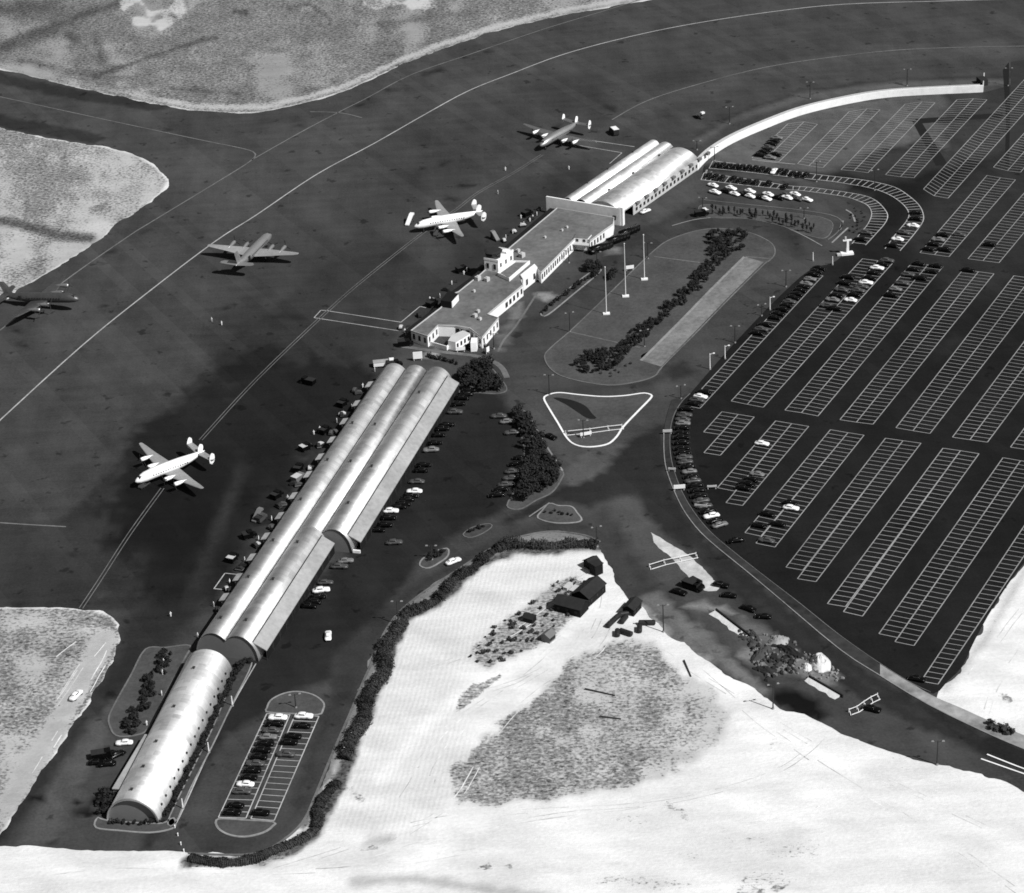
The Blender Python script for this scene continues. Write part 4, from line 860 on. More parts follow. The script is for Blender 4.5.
mound('dirt_pile', 766, 671, 4.0, 1.6, 1.4, M['tar'], 'black earth heap at the south corner of the excavation', 'mound', -.6)
mound('dirt_pile', 790, 652, 5.6, 1.2, 1.8, M['tar'], 'black earth ridge on the east edge of the excavation', 'mound', -.8)
mound('dirt_pile', 752, 645, 1.6, 1.6, 1.2, M['dirt'], 'small brown heap beside the white sand strip end', 'mound')
structure(MB().prism(resample(wpts([(762,655),(772,648),(786,650),(794,658),(786,664),(775,668),(766,664)], True, 4), 1.5, True), .02, .135).build('excavation_floor', M['dirt']))
lines('excavation_lip', [[(757,660),(760,654),(771,648.5),(784,645.5)], [(789,650),(797,656),(803,659),(792,662)]], M['sandy'], 1.3, .14)
def rubble(n, poly, mat, label, s0, s1):
    mb = MB(); k = 0
    while k < n:
        x, y = random.uniform(735, 850), random.uniform(630, 715)
        if sdpoly(np.array([x]), np.array([y]), poly)[0] > 0: continue
        p = G(x, y); q_ = random.uniform(s0, s1); mb.box((p.x, p.y, .1+q_*.3), (q_*random.uniform(.7, 1.6), q_, q_*.6), random.uniform(0, 3), .6); k += 1
    return tag(mb.build('rubble', mat), label, 'rubble', kind='stuff')
EXC = [(742,640),(765,632),(790,638),(812,655),(838,664),(845,684),(815,682),(790,672),(770,680),(752,668)]
rubble(170, EXC, M['rub'], 'pale broken rubble scattered round the road excavation', .3, .9)
rubble(130, [(750,645),(775,644),(802,655),(795,672),(765,682),(752,662)], M['tar'], 'black broken asphalt lumps heaped in the road excavation', .3, 1.2)
rubble(60, [(735,620),(755,632),(760,645),(742,640)], M['dirt'], 'brown clods between the white bank and the excavation', .3, 1.0)
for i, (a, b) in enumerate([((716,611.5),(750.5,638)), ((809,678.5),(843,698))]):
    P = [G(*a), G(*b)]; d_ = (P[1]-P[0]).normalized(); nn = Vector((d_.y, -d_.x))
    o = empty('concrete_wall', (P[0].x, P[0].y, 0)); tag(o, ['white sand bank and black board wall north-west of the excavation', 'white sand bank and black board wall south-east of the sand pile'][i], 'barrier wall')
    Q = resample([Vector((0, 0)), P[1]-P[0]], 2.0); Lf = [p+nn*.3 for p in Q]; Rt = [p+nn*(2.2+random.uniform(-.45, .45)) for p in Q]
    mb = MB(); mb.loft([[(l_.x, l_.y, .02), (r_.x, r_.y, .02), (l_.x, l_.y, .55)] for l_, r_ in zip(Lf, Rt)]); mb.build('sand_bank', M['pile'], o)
    strip(MB(), [Vector((0, 0)), P[1]-P[0]], .35, 0, 1.1).build('board_wall', M['tar'], o)  # shadow of the trench side, made as a raised black strip
def barricade(pts, label):
    P = [G(*p) for p in pts]; o = empty('road_barrier', (P[0].x, P[0].y, 0)); tag(o, label, 'barrier')
    Q = [p-P[0] for p in P]
    strip(MB(), Q, .14, .95, 1.12).build('top_rail', M['bright'], o); strip(MB(), [q_+Vector((.5, -1.7)) for q_ in Q], .14, .35, .52).build('lower_rail', M['bright'], o)
    for q_ in Q: MB().box((q_.x, q_.y, .65), (.2, .2, 1.3)).box((q_.x+.25, q_.y-.85, .3), (.14, 2.0, .12)).build('post', M['bright'], o)
barricade([(649.5,567.5),(664,563),(680,559.5),(696,556)], 'white two-rail barrier across the closed carriageway near the junction')
barricade([(849,712.5),(857,709.5),(864,704.5),(871,700),(877.5,697)], 'bent white two-rail barrier beside the black car at the road works')
barricade([(565.5,434),(590,431.5),(608,429),(622,427.5)], 'low white rail across the lower corner of the triangle lawn')

# ================================================================== AIRPLANES
def ring(x, cy, cz, ry, rz_, n=14): return [(x, cy+ry*math.cos(2*math.pi*i/n), cz+rz_*math.sin(2*math.pi*i/n)) for i in range(n)]
def foil(x_le, x_te, y, z, th, n=4):
    c = x_le-x_te; xs = [(0, 0), (.06, .7), (.3, 1), (.65, .65)]
    up = [(x_le-c*a, y, z+th*b*.6) for a, b in xs]; lo = [(x_le-c*a, y, z-th*b*.4) for a, b in reversed(xs[1:])]
    return up+[(x_te, y, z+.01)]+lo
def airliner(name, kind, label, nose, tail, span=1.0, hn=3.2, ht=None, shade=False):
    con = kind == 'triple'; drag = ht is not None
    n_, t_ = G(nose[0], nose[1], hn), G(tail[0], tail[1], ht if drag else (4.8 if con else 4.2))
    d = n_-t_; mid = (n_+t_)/2
    o = empty(name, (mid.x, mid.y, 0), math.atan2(d.y, d.x)); tag(o, label, 'airplane', 'airliners parked on the apron'); sx_ = d.length/28.8; o.scale = (sx_, span, (sx_+span)/2)
    if drag: o.rotation_euler = (0, -R(6.0), math.atan2(d.y, d.x)); o.location.z = .15
    top = M['white'] if con else M['metal']; wm = M['wingm']
    if kind == 'dark': top = wm = M['metalk']
    if shade: top = M['metal']; wm = M['metald']  # shade put into the colour: greyer metal on body and wings
    if con:
        S_ = [(14.6,3.0,.08,.08),(14.1,3.05,.6,.6),(12.8,3.25,1.2,1.2),(10.5,3.55,1.65,1.65),(6,3.85,1.78,1.78),(1,3.95,1.8,1.8),(-4,4.0,1.72,1.72),(-8,4.25,1.3,1.3),(-11,4.6,.85,.85),(-13.4,4.95,.42,.42),(-14.5,5.1,.08,.08)]
    else:
        S_ = [(14.2,3.1,.1,.1),(13.8,3.2,.75,.7),(12.6,3.4,1.3,1.25),(10.5,3.55,1.65,1.6),(5,3.6,1.72,1.7),(-4,3.65,1.7,1.7),(-8,3.85,1.35,1.35),(-11.5,4.2,.75,.8),(-13.6,4.5,.3,.35),(-14.2,4.6,.06,.08)]
    MB().loft([ring(x, 0, z, a, b) for x, z, a, b in S_]).build('fuselage', top, o, True)
    for s_ in (-1, 1):
        for i in range(15 if con else 13):
            x = 8.0-i*1.0
            MB().box((x, s_*1.74, 4.2 if con else 3.95), (.34, .14, .34)).build('window', M['glass'], o)
    MB().box((S_[2][0]-.2, 0, S_[2][1]+1.0), (1.3, 1.7, .55), 0, .7).build('cockpit_window', M['glass'], o)
    MB().box((-6.5, -1.66, 4.0), (1.0, .3, 1.7)).build('cabin_door', M['glass'], o)
    sp = 18.6 if con else 17.9; xr = 3.6; wz = 2.75
    for s_ in (-1, 1):
        st = [(0, xr, xr-6.6, wz, .8), (s_*5, xr-.5, xr-6.0, wz+.35, .7), (s_*11, xr-1.6, xr-5.2, wz+.85, .45), (s_*16.2, xr-2.6, xr-4.8, wz+1.3, .3), (s_*sp*.985, xr-3.2, xr-4.5, wz+1.5, .18), (s_*sp, xr-3.7, xr-4.1, wz+1.52, .05)]
        MB().loft([foil(a, b, y, z, t*1.0) for y, a, b, z, t in st]).build('wing', wm, o, False)
        for k, y in enumerate((5.0, 10.0)):
            zz = wz+.15+.07*y; xf = 6.4-.25*y*.4
            e = MB().loft([ring(xf-5.2, s_*y, zz+.1, .1, .1, 10), ring(xf-3.6, s_*y, zz, .42, .4, 10), ring(xf-1.9, s_*y, zz, .66, .66, 10), ring(xf-.6, s_*y, zz, .68, .68, 10), ring(xf, s_*y, zz, .62, .62, 10)]).build('engine', M['white'] if con else M['metal'], o, True)
            pr_ = MB(); 
            for b_ in range(3):
                t = 2*math.pi*b_/3+.5+k; c_, s2 = math.cos(t), math.sin(t)
                pr_.loft([[(xf+.25, s_*y+c_*r_-s2*.14, zz+s2*r_+c_*.14), (xf+.32, s_*y+c_*r_-s2*.14, zz+s2*r_+c_*.14), (xf+.32, s_*y+c_*r_+s2*.14, zz+s2*r_-c_*.14), (xf+.25, s_*y+c_*r_+s2*.14, zz+s2*r_-c_*.14)] for r_ in (.1, 2.2)])
            pr_.loft([ring(xf, s_*y, zz, .3, .3, 8), ring(xf+.6, s_*y, zz, .08, .08, 8)]); pr_.build('propeller', M['pole'], e)
        g_ = MB().tube((-.4, s_*4.9, 2.8), (-.5, s_*4.9, .6), .16).build('landing_gear', M['metal'], o)
        MB().tube((-.5, s_*4.9-.45, .62), (-.5, s_*4.9-.1, .62), .62, .62, 12).tube((-.5, s_*4.9+.1, .62), (-.5, s_*4.9+.45, .62), .62, .62, 12).build('wheel', M['rubber'], g_)
        tz = 5.0 if con else 4.6; ts = 7.3 if con else 6.4
        MB().loft([foil(-10.9, -14.0, 0, tz, .3), foil(-11.6, -14.0, s_*ts*.85, tz+.35, .2), foil(-12.6, -13.6, s_*ts, tz+.42, .06)]).build('tailplane', wm if kind != 'silver' else top, o)
    if not drag: g_ = MB().tube((10.6, 0, 2.2), (10.7, 0, .5), .12).build('landing_gear', M['metal'], o)
    if not drag: MB().tube((10.7, -.25, .45), (10.7, .25, .45), .45, .45, 12).build('wheel', M['rubber'], g_)
    def fin(x, y, z0, ch, h, ov, mt):
        n = 12; rings = []
        if ov:
            for j in range(9):
                t = j/8*2-1; w_ = math.sqrt(max(.0, 1-abs(t)**2.2))*ch/2+.03; rings.append([(x+w_-.15*t*ch, y, z0+t*h/2), (x+w_*.3, y+.11, z0+t*h/2), (x-w_-.15*t*ch, y, z0+t*h/2), (x+w_*.3, y-.11, z0+t*h/2)])
        else:
            for j in range(6):
                t = j/5; w_ = ch*(1-.5*t*t); xx = x-t*1.6; rings.append([(xx+w_*.5, y, z0+t*h), (xx+w_*.1, y+.14*(1-t*.6), z0+t*h), (xx-ch*.35, y, z0+t*h), (xx+w_*.1, y-.14*(1-t*.6), z0+t*h)])
        return MB().loft(rings).build('tail_fin', mt, o, False)
    if con:
        fin(-12.9, 0, 6.3, 2.1, 3.2, True, M['white'])
        for s_ in (-1, 1): fin(-12.9, s_*6.6, 5.5, 2.1, 3.9, True, M['white'])
    else:
        fin(-11.4, 0, 4.4, 4.0, 4.8, False, M['metal'] if kind != 'dark' else M['metald'])
    return o
airliner('airliner', 'triple', 'white triple-finned airliner alone at the lower left of the apron', (135.6,481), (204.5,451), 1.07)
airliner('airliner', 'triple', 'white triple-finned airliner with white stair at its nose opposite the control tower', (414.5,226), (482.5,211), 1.0)
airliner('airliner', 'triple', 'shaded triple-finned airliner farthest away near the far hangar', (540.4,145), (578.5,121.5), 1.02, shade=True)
airliner('airliner', 'silver', 'silver single-finned four-engined airliner seen from behind', (270.6,235), (235.7,268), 1.03)
airliner('airliner', 'dark', 'dark single-finned airliner partly cut off by the left edge', (80.5,299), (2,296.5), 1.06, 5.4, 2.6)

# ================================================================== VEHICLES
def rr(x, w, z0, z1, r=.25):
    r = min(r, (z1-z0)*.45, w*.9); out = []
    for cx, cz, a0 in ((w-r, z1-r, 0), (-(w-r), z1-r, 90), (-(w-r), z0+r*.5, 180), (w-r, z0+r*.5, 270)):
        for k in range(3):
            a = R(a0+45*k); rz_ = r if cz > (z0+z1)/2 else r*.5
            out.append((x, cx+r*math.cos(a), cz+rz_*math.sin(a)))
    return out
def mk_meshes():
    d = {}
    body = [(2.5,.55,.45,.75),(2.42,.8,.4,.95),(1.9,.9,.35,1.08),(1.0,.94,.35,1.14),(.3,.95,.35,1.12),(-1.3,.95,.35,1.1),(-2.0,.9,.38,1.0),(-2.45,.78,.45,.85),(-2.55,.5,.5,.72)]
    mb = MB().loft([rr(*b) for b in body])
    for s_ in (-1, 1):
        mb.loft([rr(x, w_, a, b, .15) if 0 else [(p[0], p[1]+s_*.78, p[2]) for p in rr(x, w_, a, b, .12)] for x, w_, a, b in [(2.3,.1,.5,.8),(2.0,.2,.4,.98),(1.5,.22,.4,1.0),(.8,.18,.4,.85)]])
        mb.loft([[(p[0], p[1]+s_*.8, p[2]) for p in rr(x, w_, a, b, .12)] for x, w_, a, b in [(-.7,.12,.4,.8),(-1.2,.2,.4,.98),(-1.8,.2,.4,.92),(-2.3,.1,.45,.75)]])
    d['body'] = mb
    d['roof'] = MB().loft([rr(x, w_, a, b, .3) for x, w_, a, b in [(.95,.68,1.0,1.15),(.45,.7,1.05,1.5),(.1,.68,1.05,1.62),(-.8,.67,1.05,1.62),(-1.4,.6,1.0,1.42),(-1.95,.5,.9,1.05)]])
    d['glass'] = MB().box((.66, 0, 1.3), (.12, 1.15, .34)).box((-1.5, 0, 1.3), (.12, .95, .28)).box((-.35, 0, 1.33), (1.5, 1.4, .3))
    d['bumper'] = MB().box((0, 0, .5), (.12, 1.6, .16))
    d['wheel'] = MB().tube((0, -.1, .34), (0, .1, .34), .34, .34, 10)
    return d
CM = mk_meshes()
cmesh = {}
for k, m_ in (('dark','black'),('grey','grey'),('white','carw'),('pale grey','light')):
    cmesh[k] = (CM['body'].mesh('car_body', M[m_], True), CM['roof'].mesh('car_roof', M[m_], True))
gm, bm_, wm_ = CM['glass'].mesh('car_glass', M['glass']), CM['bumper'].mesh('car_bumper', M['chrome']), CM['wheel'].mesh('car_wheel', M['rubber'])
SD = (G(978.8,454)-G(943,448.5)); SANG = math.atan2(SD.y, SD.x)
def car(x, y, col, ang, label, group=None, px=True, wheels=True):
    p = G(x, y+.8) if px else Vector((x, y))
    o = empty('parked_car', (p.x, p.y, .13), ang+random.uniform(-.035, .035)+(math.pi if random.random() < .4 else 0)); tag(o, label, 'car', group); s_ = random.uniform(.92, 1.04); o.scale = (s_, s_, s_*random.uniform(.95, 1.05))
    def ch(n, m, l=(0, 0, 0)):
        c = bpy.data.objects.new(n, m); COL.objects.link(c); c.parent = o; c.location = l; return c
    ch('body', cmesh[col][0]); ch('roof', cmesh[col][1]); ch('window', gm); ch('bumper', bm_, (2.58, 0, 0)); ch('bumper', bm_, (-2.6, 0, 0))
    for a in (1.55, -1.5):
        for b in (-.8, .8): ch('wheel', wm_, (a, b, 0))
    return o
CN = {'d':'dark','w':'white','g':'grey','l':'pale grey'}
def cars(lst, rowdesc, ang=None, group=None):
    for i, (x, y, c) in enumerate(lst):
        if c == 'w' and random.random() < .6: c = 'l'
        elif c == 'd' and random.random() < .12: c = 'g'
        car(x, y, CN[c], SANG if ang is None else (ang[i] if isinstance(ang, (list, tuple)) else ang), f'{CN[c]} sedan, {ordn(i)} car {rowdesc}', group)
g1 = 'cars in the striped parking lot'
cars([(777,138.5,'w'),(773.5,142,'d'),(771,145,'d'),(768.5,148,'d'),(766,150.5,'d'),(763,153,'d'),(760,156,'d'),(770,158.5,'w'),(775.5,155.5,'d')], 'from the top of the upper lot block beside the wall', None, g1)
cars([(819,269.5,'d'),(816,272.5,'d'),(813,275.5,'d'),(810,280,'w'),(806,284.5,'w'),(803,288,'d'),(800,291.5,'d'),(796.5,295,'d'),(793,299,'d'),(789.5,302.5,'g'),(786,306.5,'d'),(782,310.5,'d'),(778,315,'d'),(774.5,318.5,'d')], 'down the upper kerbside row', None, g1)
cars([(765,325.5,'d'),(761.5,330,'d'),(757,334,'d')], 'of the short kerbside trio in the middle', None, g1)
cars([(704.5,393,'d'),(700.5,397.5,'w'),(697,401,'d'),(693.5,405,'d')], 'of the lower kerbside cluster', None, g1)
cars([(887,261.5,'d'),(882,265.5,'d'),(877,269,'w'),(873,274,'d'),(869.5,279,'d'),(866,283.5,'w'),(861.5,287.5,'d'),(858,291.5,'d'),(854,295.5,'d'),(850.5,301,'w'),(834.5,309.5,'d')], 'down the right side of the crowded double row', None, g1)
cars([(848,278,'d'),(844,284,'d'),(841,290.5,'g'),(836,296.5,'d'),(832.5,300.5,'w'),(827,306.5,'d')], 'down the left side of the crowded double row', None, g1)
cars([(918.5,265,'d'),(913,270.5,'d'),(908,275.5,'g'),(902,284,'d'),(895.5,290,'w'),(890.5,296,'d')], 'down the left side of the second long row', None, g1)
cars([(935.5,267,'d'),(931.5,272.5,'d'),(920,279,'d')], 'down the right side of the second long row', None, g1)
cars([(968,271,'d')], 'alone at the top of the third long row', None, g1)
cars([(942.5,236,'d'),(938,240.5,'w'),(933,245,'d'),(928,250,'d')], 'in the left corner of the far middle row', None, g1)
cars([(959.5,235.5,'g'),(944,250.5,'d')], 'in the right side of the far middle row', None, g1)
cars([(989.5,245.5,'d')], 'alone in the far right row', None, g1)
cars([(762,444.5,'w')], 'alone halfway down the block next to the kerb', None, g1)
cars([(757,475,'w'),(751,480.5,'d'),(747,485,'d'),(743,489,'d')], 'of the group low in the block next to the kerb', None, g1)
cars([(790,504,'d'),(791,509,'w'),(778,525,'d'),(766.5,541.5,'g')], 'down the right side of the third lower block', None, g1)
cars([(767,515,'d'),(759,526.5,'d')], 'hanging out of the left side of the third lower block', None, g1)
cars([(736,541.5,'d')], 'alone on the drive beside the long verge', SANG+.6, g1)
cars([(917,680,'d')], 'alone at the bottom tip of the lot', SANG, g1)
# curved column along the verge
vp = [(686,410,'d'),(684.5,416,'d'),(683,420.5,'d'),(683,424.5,'w'),(682,429,'d'),(681.5,434,'d'),(681.5,438.5,'d'),(681.5,444,'d'),(682,449.5,'d'),(683,454,'d'),(684.5,458.5,'g'),(685.5,463,'d'),(687.5,467.5,'d'),(689.5,472.5,'w'),(691,477.5,'d'),(693,482,'d'),(695,486.5,'d'),(697,491.5,'d'),(699,497,'d'),(701.5,502,'d'),(704.5,507,'d'),(708,512,'d'),(711.5,517,'w'),(715.5,521.5,'d'),(720,526,'w')]
ang = []
for i, p in enumerate(vp):
    a_, b_ = G(*vp[max(0, i-1)][:2]), G(*vp[min(len(vp)-1, i+1)][:2]); t_ = b_-a_; ang.append(math.atan2(t_.y, t_.x)+math.pi/2)
cars(vp, 'from the top in the curved line along the verge', ang, 'cars nose-in along the curved verge')
# rings
def ringcars(lst, ri, desc):
    Lr = ringlines[ri]
    for i, (x, y, c) in enumerate(lst):
        p = G(x, y+1); seg = min(Lr, key=lambda s: ((s[0]+s[1])/2-p).length); dd = seg[0]-seg[1]
        car(x, y, CN[c], math.atan2(dd.y, dd.x), f'{CN[c]} sedan, {ordn(i)} car {desc}', 'cars in the curved stalls')
ringcars([(716,165.5,'d'),(722.5,166,'d'),(729,166.8,'d'),(735.5,167.3,'d'),(742,168,'d'),(748.5,168.5,'d'),(755,169.2,'d'),(761.5,170,'d'),(768,171,'d'),(774,172,'w'),(780,171.5,'d'),(786,173,'d'),(792.5,174.3,'d'),(799,175.3,'d'),(805.5,175.8,'d')], 0, 'from the wall in the outer curved row')
ringcars([(708.5,176,'d'),(715,177,'d'),(722,178.5,'d'),(733,179.5,'d'),(740,180.8,'d'),(747.5,182.3,'d'),(755.5,183,'d'),(768,184,'d'),(785,187,'d')], 1, 'from the left in the inner curved row')
ringcars([(915.5,213.5,'d'),(915.5,219.5,'d'),(913,226.5,'w'),(903.5,233.5,'g'),(897.5,240,'w'),(892,246.5,'d')], 0, 'at the east end of the outer curved row')
ringcars([(866,233.5,'g'),(860.5,240,'d')], 1, 'at the east end of the inner curved row')
# pale fleet
ws = [(713,186,'w'),(731,189,'w'),(750,192,'w'),(768,195,'w'),(786,195.5,'g'),(795,195,'w')]
wv_ = G(768,195)-G(713,186); wang = math.atan2(wv_.y, wv_.x)
for i, (x, y, c) in enumerate(ws): car(x, y, CN[c], wang-.25, f'{CN[c]} limousine, {ordn(i)} from the left in the back line of pale cars', 'pale cars in two lines')
ws = [(715,193,'w'),(726,192,'d'),(734.5,194.5,'w'),(743.5,194.8,'d'),(750,197,'w'),(759,198,'d'),(766,199.5,'w'),(778.5,198.5,'d'),(787,198.5,'w'),(797,199.5,'g'),(807,200.5,'w')]
for i, (x, y, c) in enumerate(ws): car(x, y, CN[c], wang-.25, f'{CN[c]} limousine, {ordn(i)} from the left in the front line of pale cars', 'pale cars in two lines')
# short-stay lot by the big hut
pA, pB = Vector((0, 0)), 0
a0_, a1_ = G(232,814.5), G(278,719.5); m = 15; lv_ = G(246,818.5)-G(218.5,817.7); la = math.atan2(lv_.y, lv_.x)
seq = 'ddgddddddddwddd'
seq = 'dgddgdddddddwgd'[::-1]
seq = ['d','d','d','g','w','d','d','g','d','d','d','l','g','d','w'][:15]
for i in range(m):
    if i == 2: continue
    p = a0_.lerp(a1_, i/(m-1)); c = seq[i]
    car(p.x, p.y, CN[c], la, f'{CN[c]} sedan, {ordn(i if i < 2 else i-1)} from the bottom in the left row of the small oval lot', 'cars in the small oval lot', px=False)
cars([(304,717.5,'w'),(302,727,'d'),(293,737.5,'d'),(289,743.5,'d'),(286,755.5,'d'),(260.5,814,'d')], 'from the top on the right of the small oval lot', la, 'cars in the small oval lot')
# car park beside the long hangar
hl = [(469,391.5,'d'),(465.5,395.5,'d'),(462,399,'d'),(458.5,405,'d'),(455,413,'g'),(447,426,'d'),(442,430,'d'),(438.5,436,'d'),(435,444,'d'),(431,451,'w'),(424,466,'d'),(421,471.5,'d'),(417,482.5,'g'),(414.5,492.5,'w'),(410.5,497,'d'),(407,501,'d'),(403,505,'d'),(399,508,'d'),(391,512,'w'),(385,526,'d'),(388,519,'d'),(378,531,'d'),(394.5,543.5,'d'),(346,562,'w'),(339.5,567.5,'g'),(325.5,583.5,'g'),(321.5,591.5,'w'),(318,598,'d'),(313.5,603,'d'),(309,607,'d')]
ha = math.atan2(pr.y, pr.x)+.25
cars(hl, 'down the line beside the long hangar lean-to', [ha+random.uniform(-.15, .15) for _ in hl], 'cars beside the long hangar')
hl = [(499,417,'d'),(508,422.5,'w'),(512,433.5,'g'),(516,465,'d'),(513,472.5,'g'),(511,479,'d'),(506.5,485.5,'g'),(501,490.5,'d'),(497,496,'d'),(520,459,'d'),(518,470,'d')]
cars(hl, 'down the line under the roadside bushes', [ha+random.uniform(-.1, .1) for _ in hl], 'cars beside the bush bed')
for x, y, c, a, l_ in [(328.4,637,'w',1.6,'pale sedan driving alone across the hangar car park'),(453.5,562.5,'w',.55,'white-roofed sedan on the service road by the hedge'),(551,437.5,'d',2.3,'black sedan driving beside the triangle lawn'),(76.5,696.5,'w',1.15,'white sedan on the sand track at the left'),(645.5,212,'w',.7,'white sedan on the drive beside the far hangar'),(124.5,744,'w',.05,'white sedan north of the nearest hut annex'),(872,710,'d',-.5,'black sedan beside the bent white barrier'),(679,593,'d',-.6,'black sedan leftmost of the vehicles at the road works'),(721,586,'d',-.5,'black sedan at the tip of the white sand median'),(729,596.5,'d',-.3,'black sedan just below the tip of the sand median'),(748.5,609.5,'d',-.7,'black sedan third along the road works edge'),(763.5,617.5,'d',-.2,'black sedan last along the road works edge'),(97,763.5,'d',.0,'black sedan by the nearest hut annex, left one'),(107,765,'d',.1,'black sedan by the nearest hut annex, middle one'),(117,756,'d',.6,'black sedan tucked against the nearest hut annex')]:
    car(x, y, CN[c], a, l_)
# trucks, buses, apron vehicles
def truck(x, y, a, L_, h, body, top, label, cat='truck', name='truck'):
    p = G(x, y+1); o = empty(name, (p.x, p.y, .06), a); tag(o, label, cat)
    MB().loft([rr(xx, w_, .5, z, .2) for xx, w_, z in [(L_/2,.8,1.3),(L_/2-.5,1.0,1.5),(L_/2-1.4,1.05,1.6)]]).build('bonnet', M[body], o)
    MB().box((L_/2-2.1, 0, 1.45), (1.6, 2.1, 1.9)).build('cab', M[body], o); MB().box((L_/2-1.32, 0, 1.9), (.12, 1.8, .6)).build('windscreen', M['glass'], o)
    MB().box((-1.0, 0, .55+h/2), (L_-3.2, 2.3, h)).build('load_body', M[body], o)
    MB().box((-1.0, 0, .6+h+.08), (L_-3.0, 2.4, .14)).build('body_roof', M[top], o)
    for xx in (L_/2-1.1, -L_/2+1.4):
        for yy in (-.95, .95): MB().tube((xx, yy-.15, .45), (xx, yy+.15, .45), .45, .45, 12).build('wheel', M['rubber'], o)
    return o
def bus(x, y, a, label):
    p = G(x, y+1); o = empty('bus', (p.x, p.y, .06), a); tag(o, label, 'bus', 'dark buses waiting at the terminal')
    MB().loft([rr(xx, w_, .4, z, .35) for xx, w_, z in [(5.2,1.0,2.3),(5.0,1.2,2.7),(-4.9,1.2,2.8),(-5.2,1.0,2.3)]]).build('body', M['black'], o, True)
    for s_ in (-1, 1):
        for i in range(6): MB().box((4-i*1.6, s_*1.2, 1.95), (1.2, .08, .7)).build('window', M['glass'], o)
    MB().box((5.12, 0, 1.9), (.12, 1.9, .8)).build('windscreen', M['glass'], o)
    for xx in (3.4, -3.4):
        for yy in (-1.05, 1.05): MB().tube((xx, yy-.15, .48), (xx, yy+.15, .48), .48, .48, 12).build('wheel', M['rubber'], o)
bus(601,250,.62,'dark bus at the kerb nearest the terminal entrance'); bus(618,241.5,.62,'dark bus at the kerb ahead, under the pale pier'); bus(629,234,.75,'dark bus at the kerb beside the vaulted hangar opening')
truck(692,588,-.7,7,1.7,'black','tar','large black truck beside the sedans at the road works')
truck(696,586,-.9,6,1.5,'black','tar','second black truck parked tight behind the large one')
truck(614,133,1.9,7,2.2,'tar','carw','black fuel truck with white roof beyond the farthest airliner')
truck(308,383,2.6,6.5,1.4,'black','tar','dark apron tractor truck standing alone on the oily apron')
truck(701,215,.2,6,1.6,'black','tar','dark truck by the planting bed left end'); truck(708,213,.3,4.8,1.6,'grey','carw','small truck with white box by the planting bed')
truck(103,757,.2,7,1.5,'black','tar','dark tow truck by the nearest hut annex')
truck(299,480,.9,6,1.7,'light','wallg','pale grey van against the apron side of the long hangar')
truck(462,271,.5,5.5,1.6,'black','tar','dark baggage truck near the control tower')
truck(385,365,.1,9,1.3,'carw','awn','long white trailer at the north end of the long hangar')
truck(527,215,.8,5.5,1.5,'black','tar','dark cart truck beside the crowd near the terminal canopy')
truck(432,305,.9,5.5,1.4,'black','tar','dark baggage truck beside the small penthouse')
truck(405,345,.1,6,1.6,'black','tar','dark truck at the west corner of the terminal')
truck(394,366,.2,6,1.6,'black','tar','dark truck behind the long white trailer')
def stair(x, y, a, label, mat='carw', L_=6.0):
    p = G(x, y); o = empty('boarding_stair', (p.x, p.y, .06), a); tag(o, label, 'boarding stair')
    MB().loft([[(xx, yy, z0), (xx, yy, z1)][::1]+[(xx, -yy, z1), (xx, -yy, z0)] for xx, yy, z0, z1 in [(-L_/2,.8,.3,.7),(L_/2-1.2,.8,2.6,3.3),(L_/2,.8,2.6,3.3)]]).build('stairway', M[mat], o)
    MB().box((.6, 0, .55), (3.6, 1.5, .35)).build('chassis', M['grey'], o)
    for xx in (-.8, 1.9):
        for yy in (-.7, .7): MB().tube((xx, yy-.1, .3), (xx, yy+.1, .3), .3, .3, 10).build('wheel', M['rubber'], o)
    MB().box((1.8, 0, 1.6), (.2, 1.2, 2.0)).build('support', M['grey'], o)
stair(410,223.5,1.2,'large white boarding stair in front of the second airliner nose'); stair(699,118,-1.0,'boarding stair parked alone on the upper apron by the lamp'); stair(495,240,2.2,'pale boarding stair behind the control tower','light',4.0)
stair(144,487,1.0,'low boarding stair under the lower left airliner nose','grey',4); stair(437,235,1.2,'grey boarding stair under the second airliner wing','grey',4)
stair(258,520,1.0,'pale grey boarding stair near the small painted square','light',4.5)

def cart(x, y, a, label, mat, cover):
    p = G(x, y); o = empty('baggage_cart', (p.x, p.y, .06), a); tag(o, label, 'cart', 'carts and gear along the apron side of the long hangar')
    MB().box((0, 0, .55), (2.6, 1.3, .25)).build('bed', M[mat], o); MB().loft([rr(xx, .55, .7, z, .2) for xx, z in ((-1.2, 1.1), (-.4, 1.6), (.6, 1.4), (1.2, 1.0))]).build('load', M[cover], o)
    MB().tube((1.3, 0, .5), (2.1, 0, .3), .05).build('drawbar', M['pole'], o)
    for xx in (-.9, .9):
        for yy in (-.6, .6): MB().tube((xx, yy-.08, .25), (xx, yy+.08, .25), .25, .25, 10).build('wheel', M['rubber'], o)
ci = 0
for i, (x, y) in enumerate([(363,393),(351,412),(339,430),(327,449),(315,467),(301,486),(288,507),(275,527),(262,546),(247,568),(234,588),(222,608)]):
    for k in range(2):
        cart(x-random.uniform(2, 10), y+random.uniform(-4, 5), random.uniform(0, 3.1), f'low cart with load, {ordn(ci)} down the apron side of the long hangar', random.choice(['tar', 'grey', 'light']), random.choice(['tar', 'tar', 'wallg', 'grey'])); ci += 1
for i, (x, y, a) in enumerate([(350,405,1.0),(332,432,.9),(313,449,.7),(306,470,1.2),(284,497,.9),(268,520,1.0),(256,537,.4),(240,560,1.1)]):
    truck(x-7, y, a, 5.0, 1.3, random.choice(['black', 'black', 'grey']), random.choice(['tar', 'wallg', 'tar']), f'small service truck, {ordn(i)} down the apron side of the long hangar')
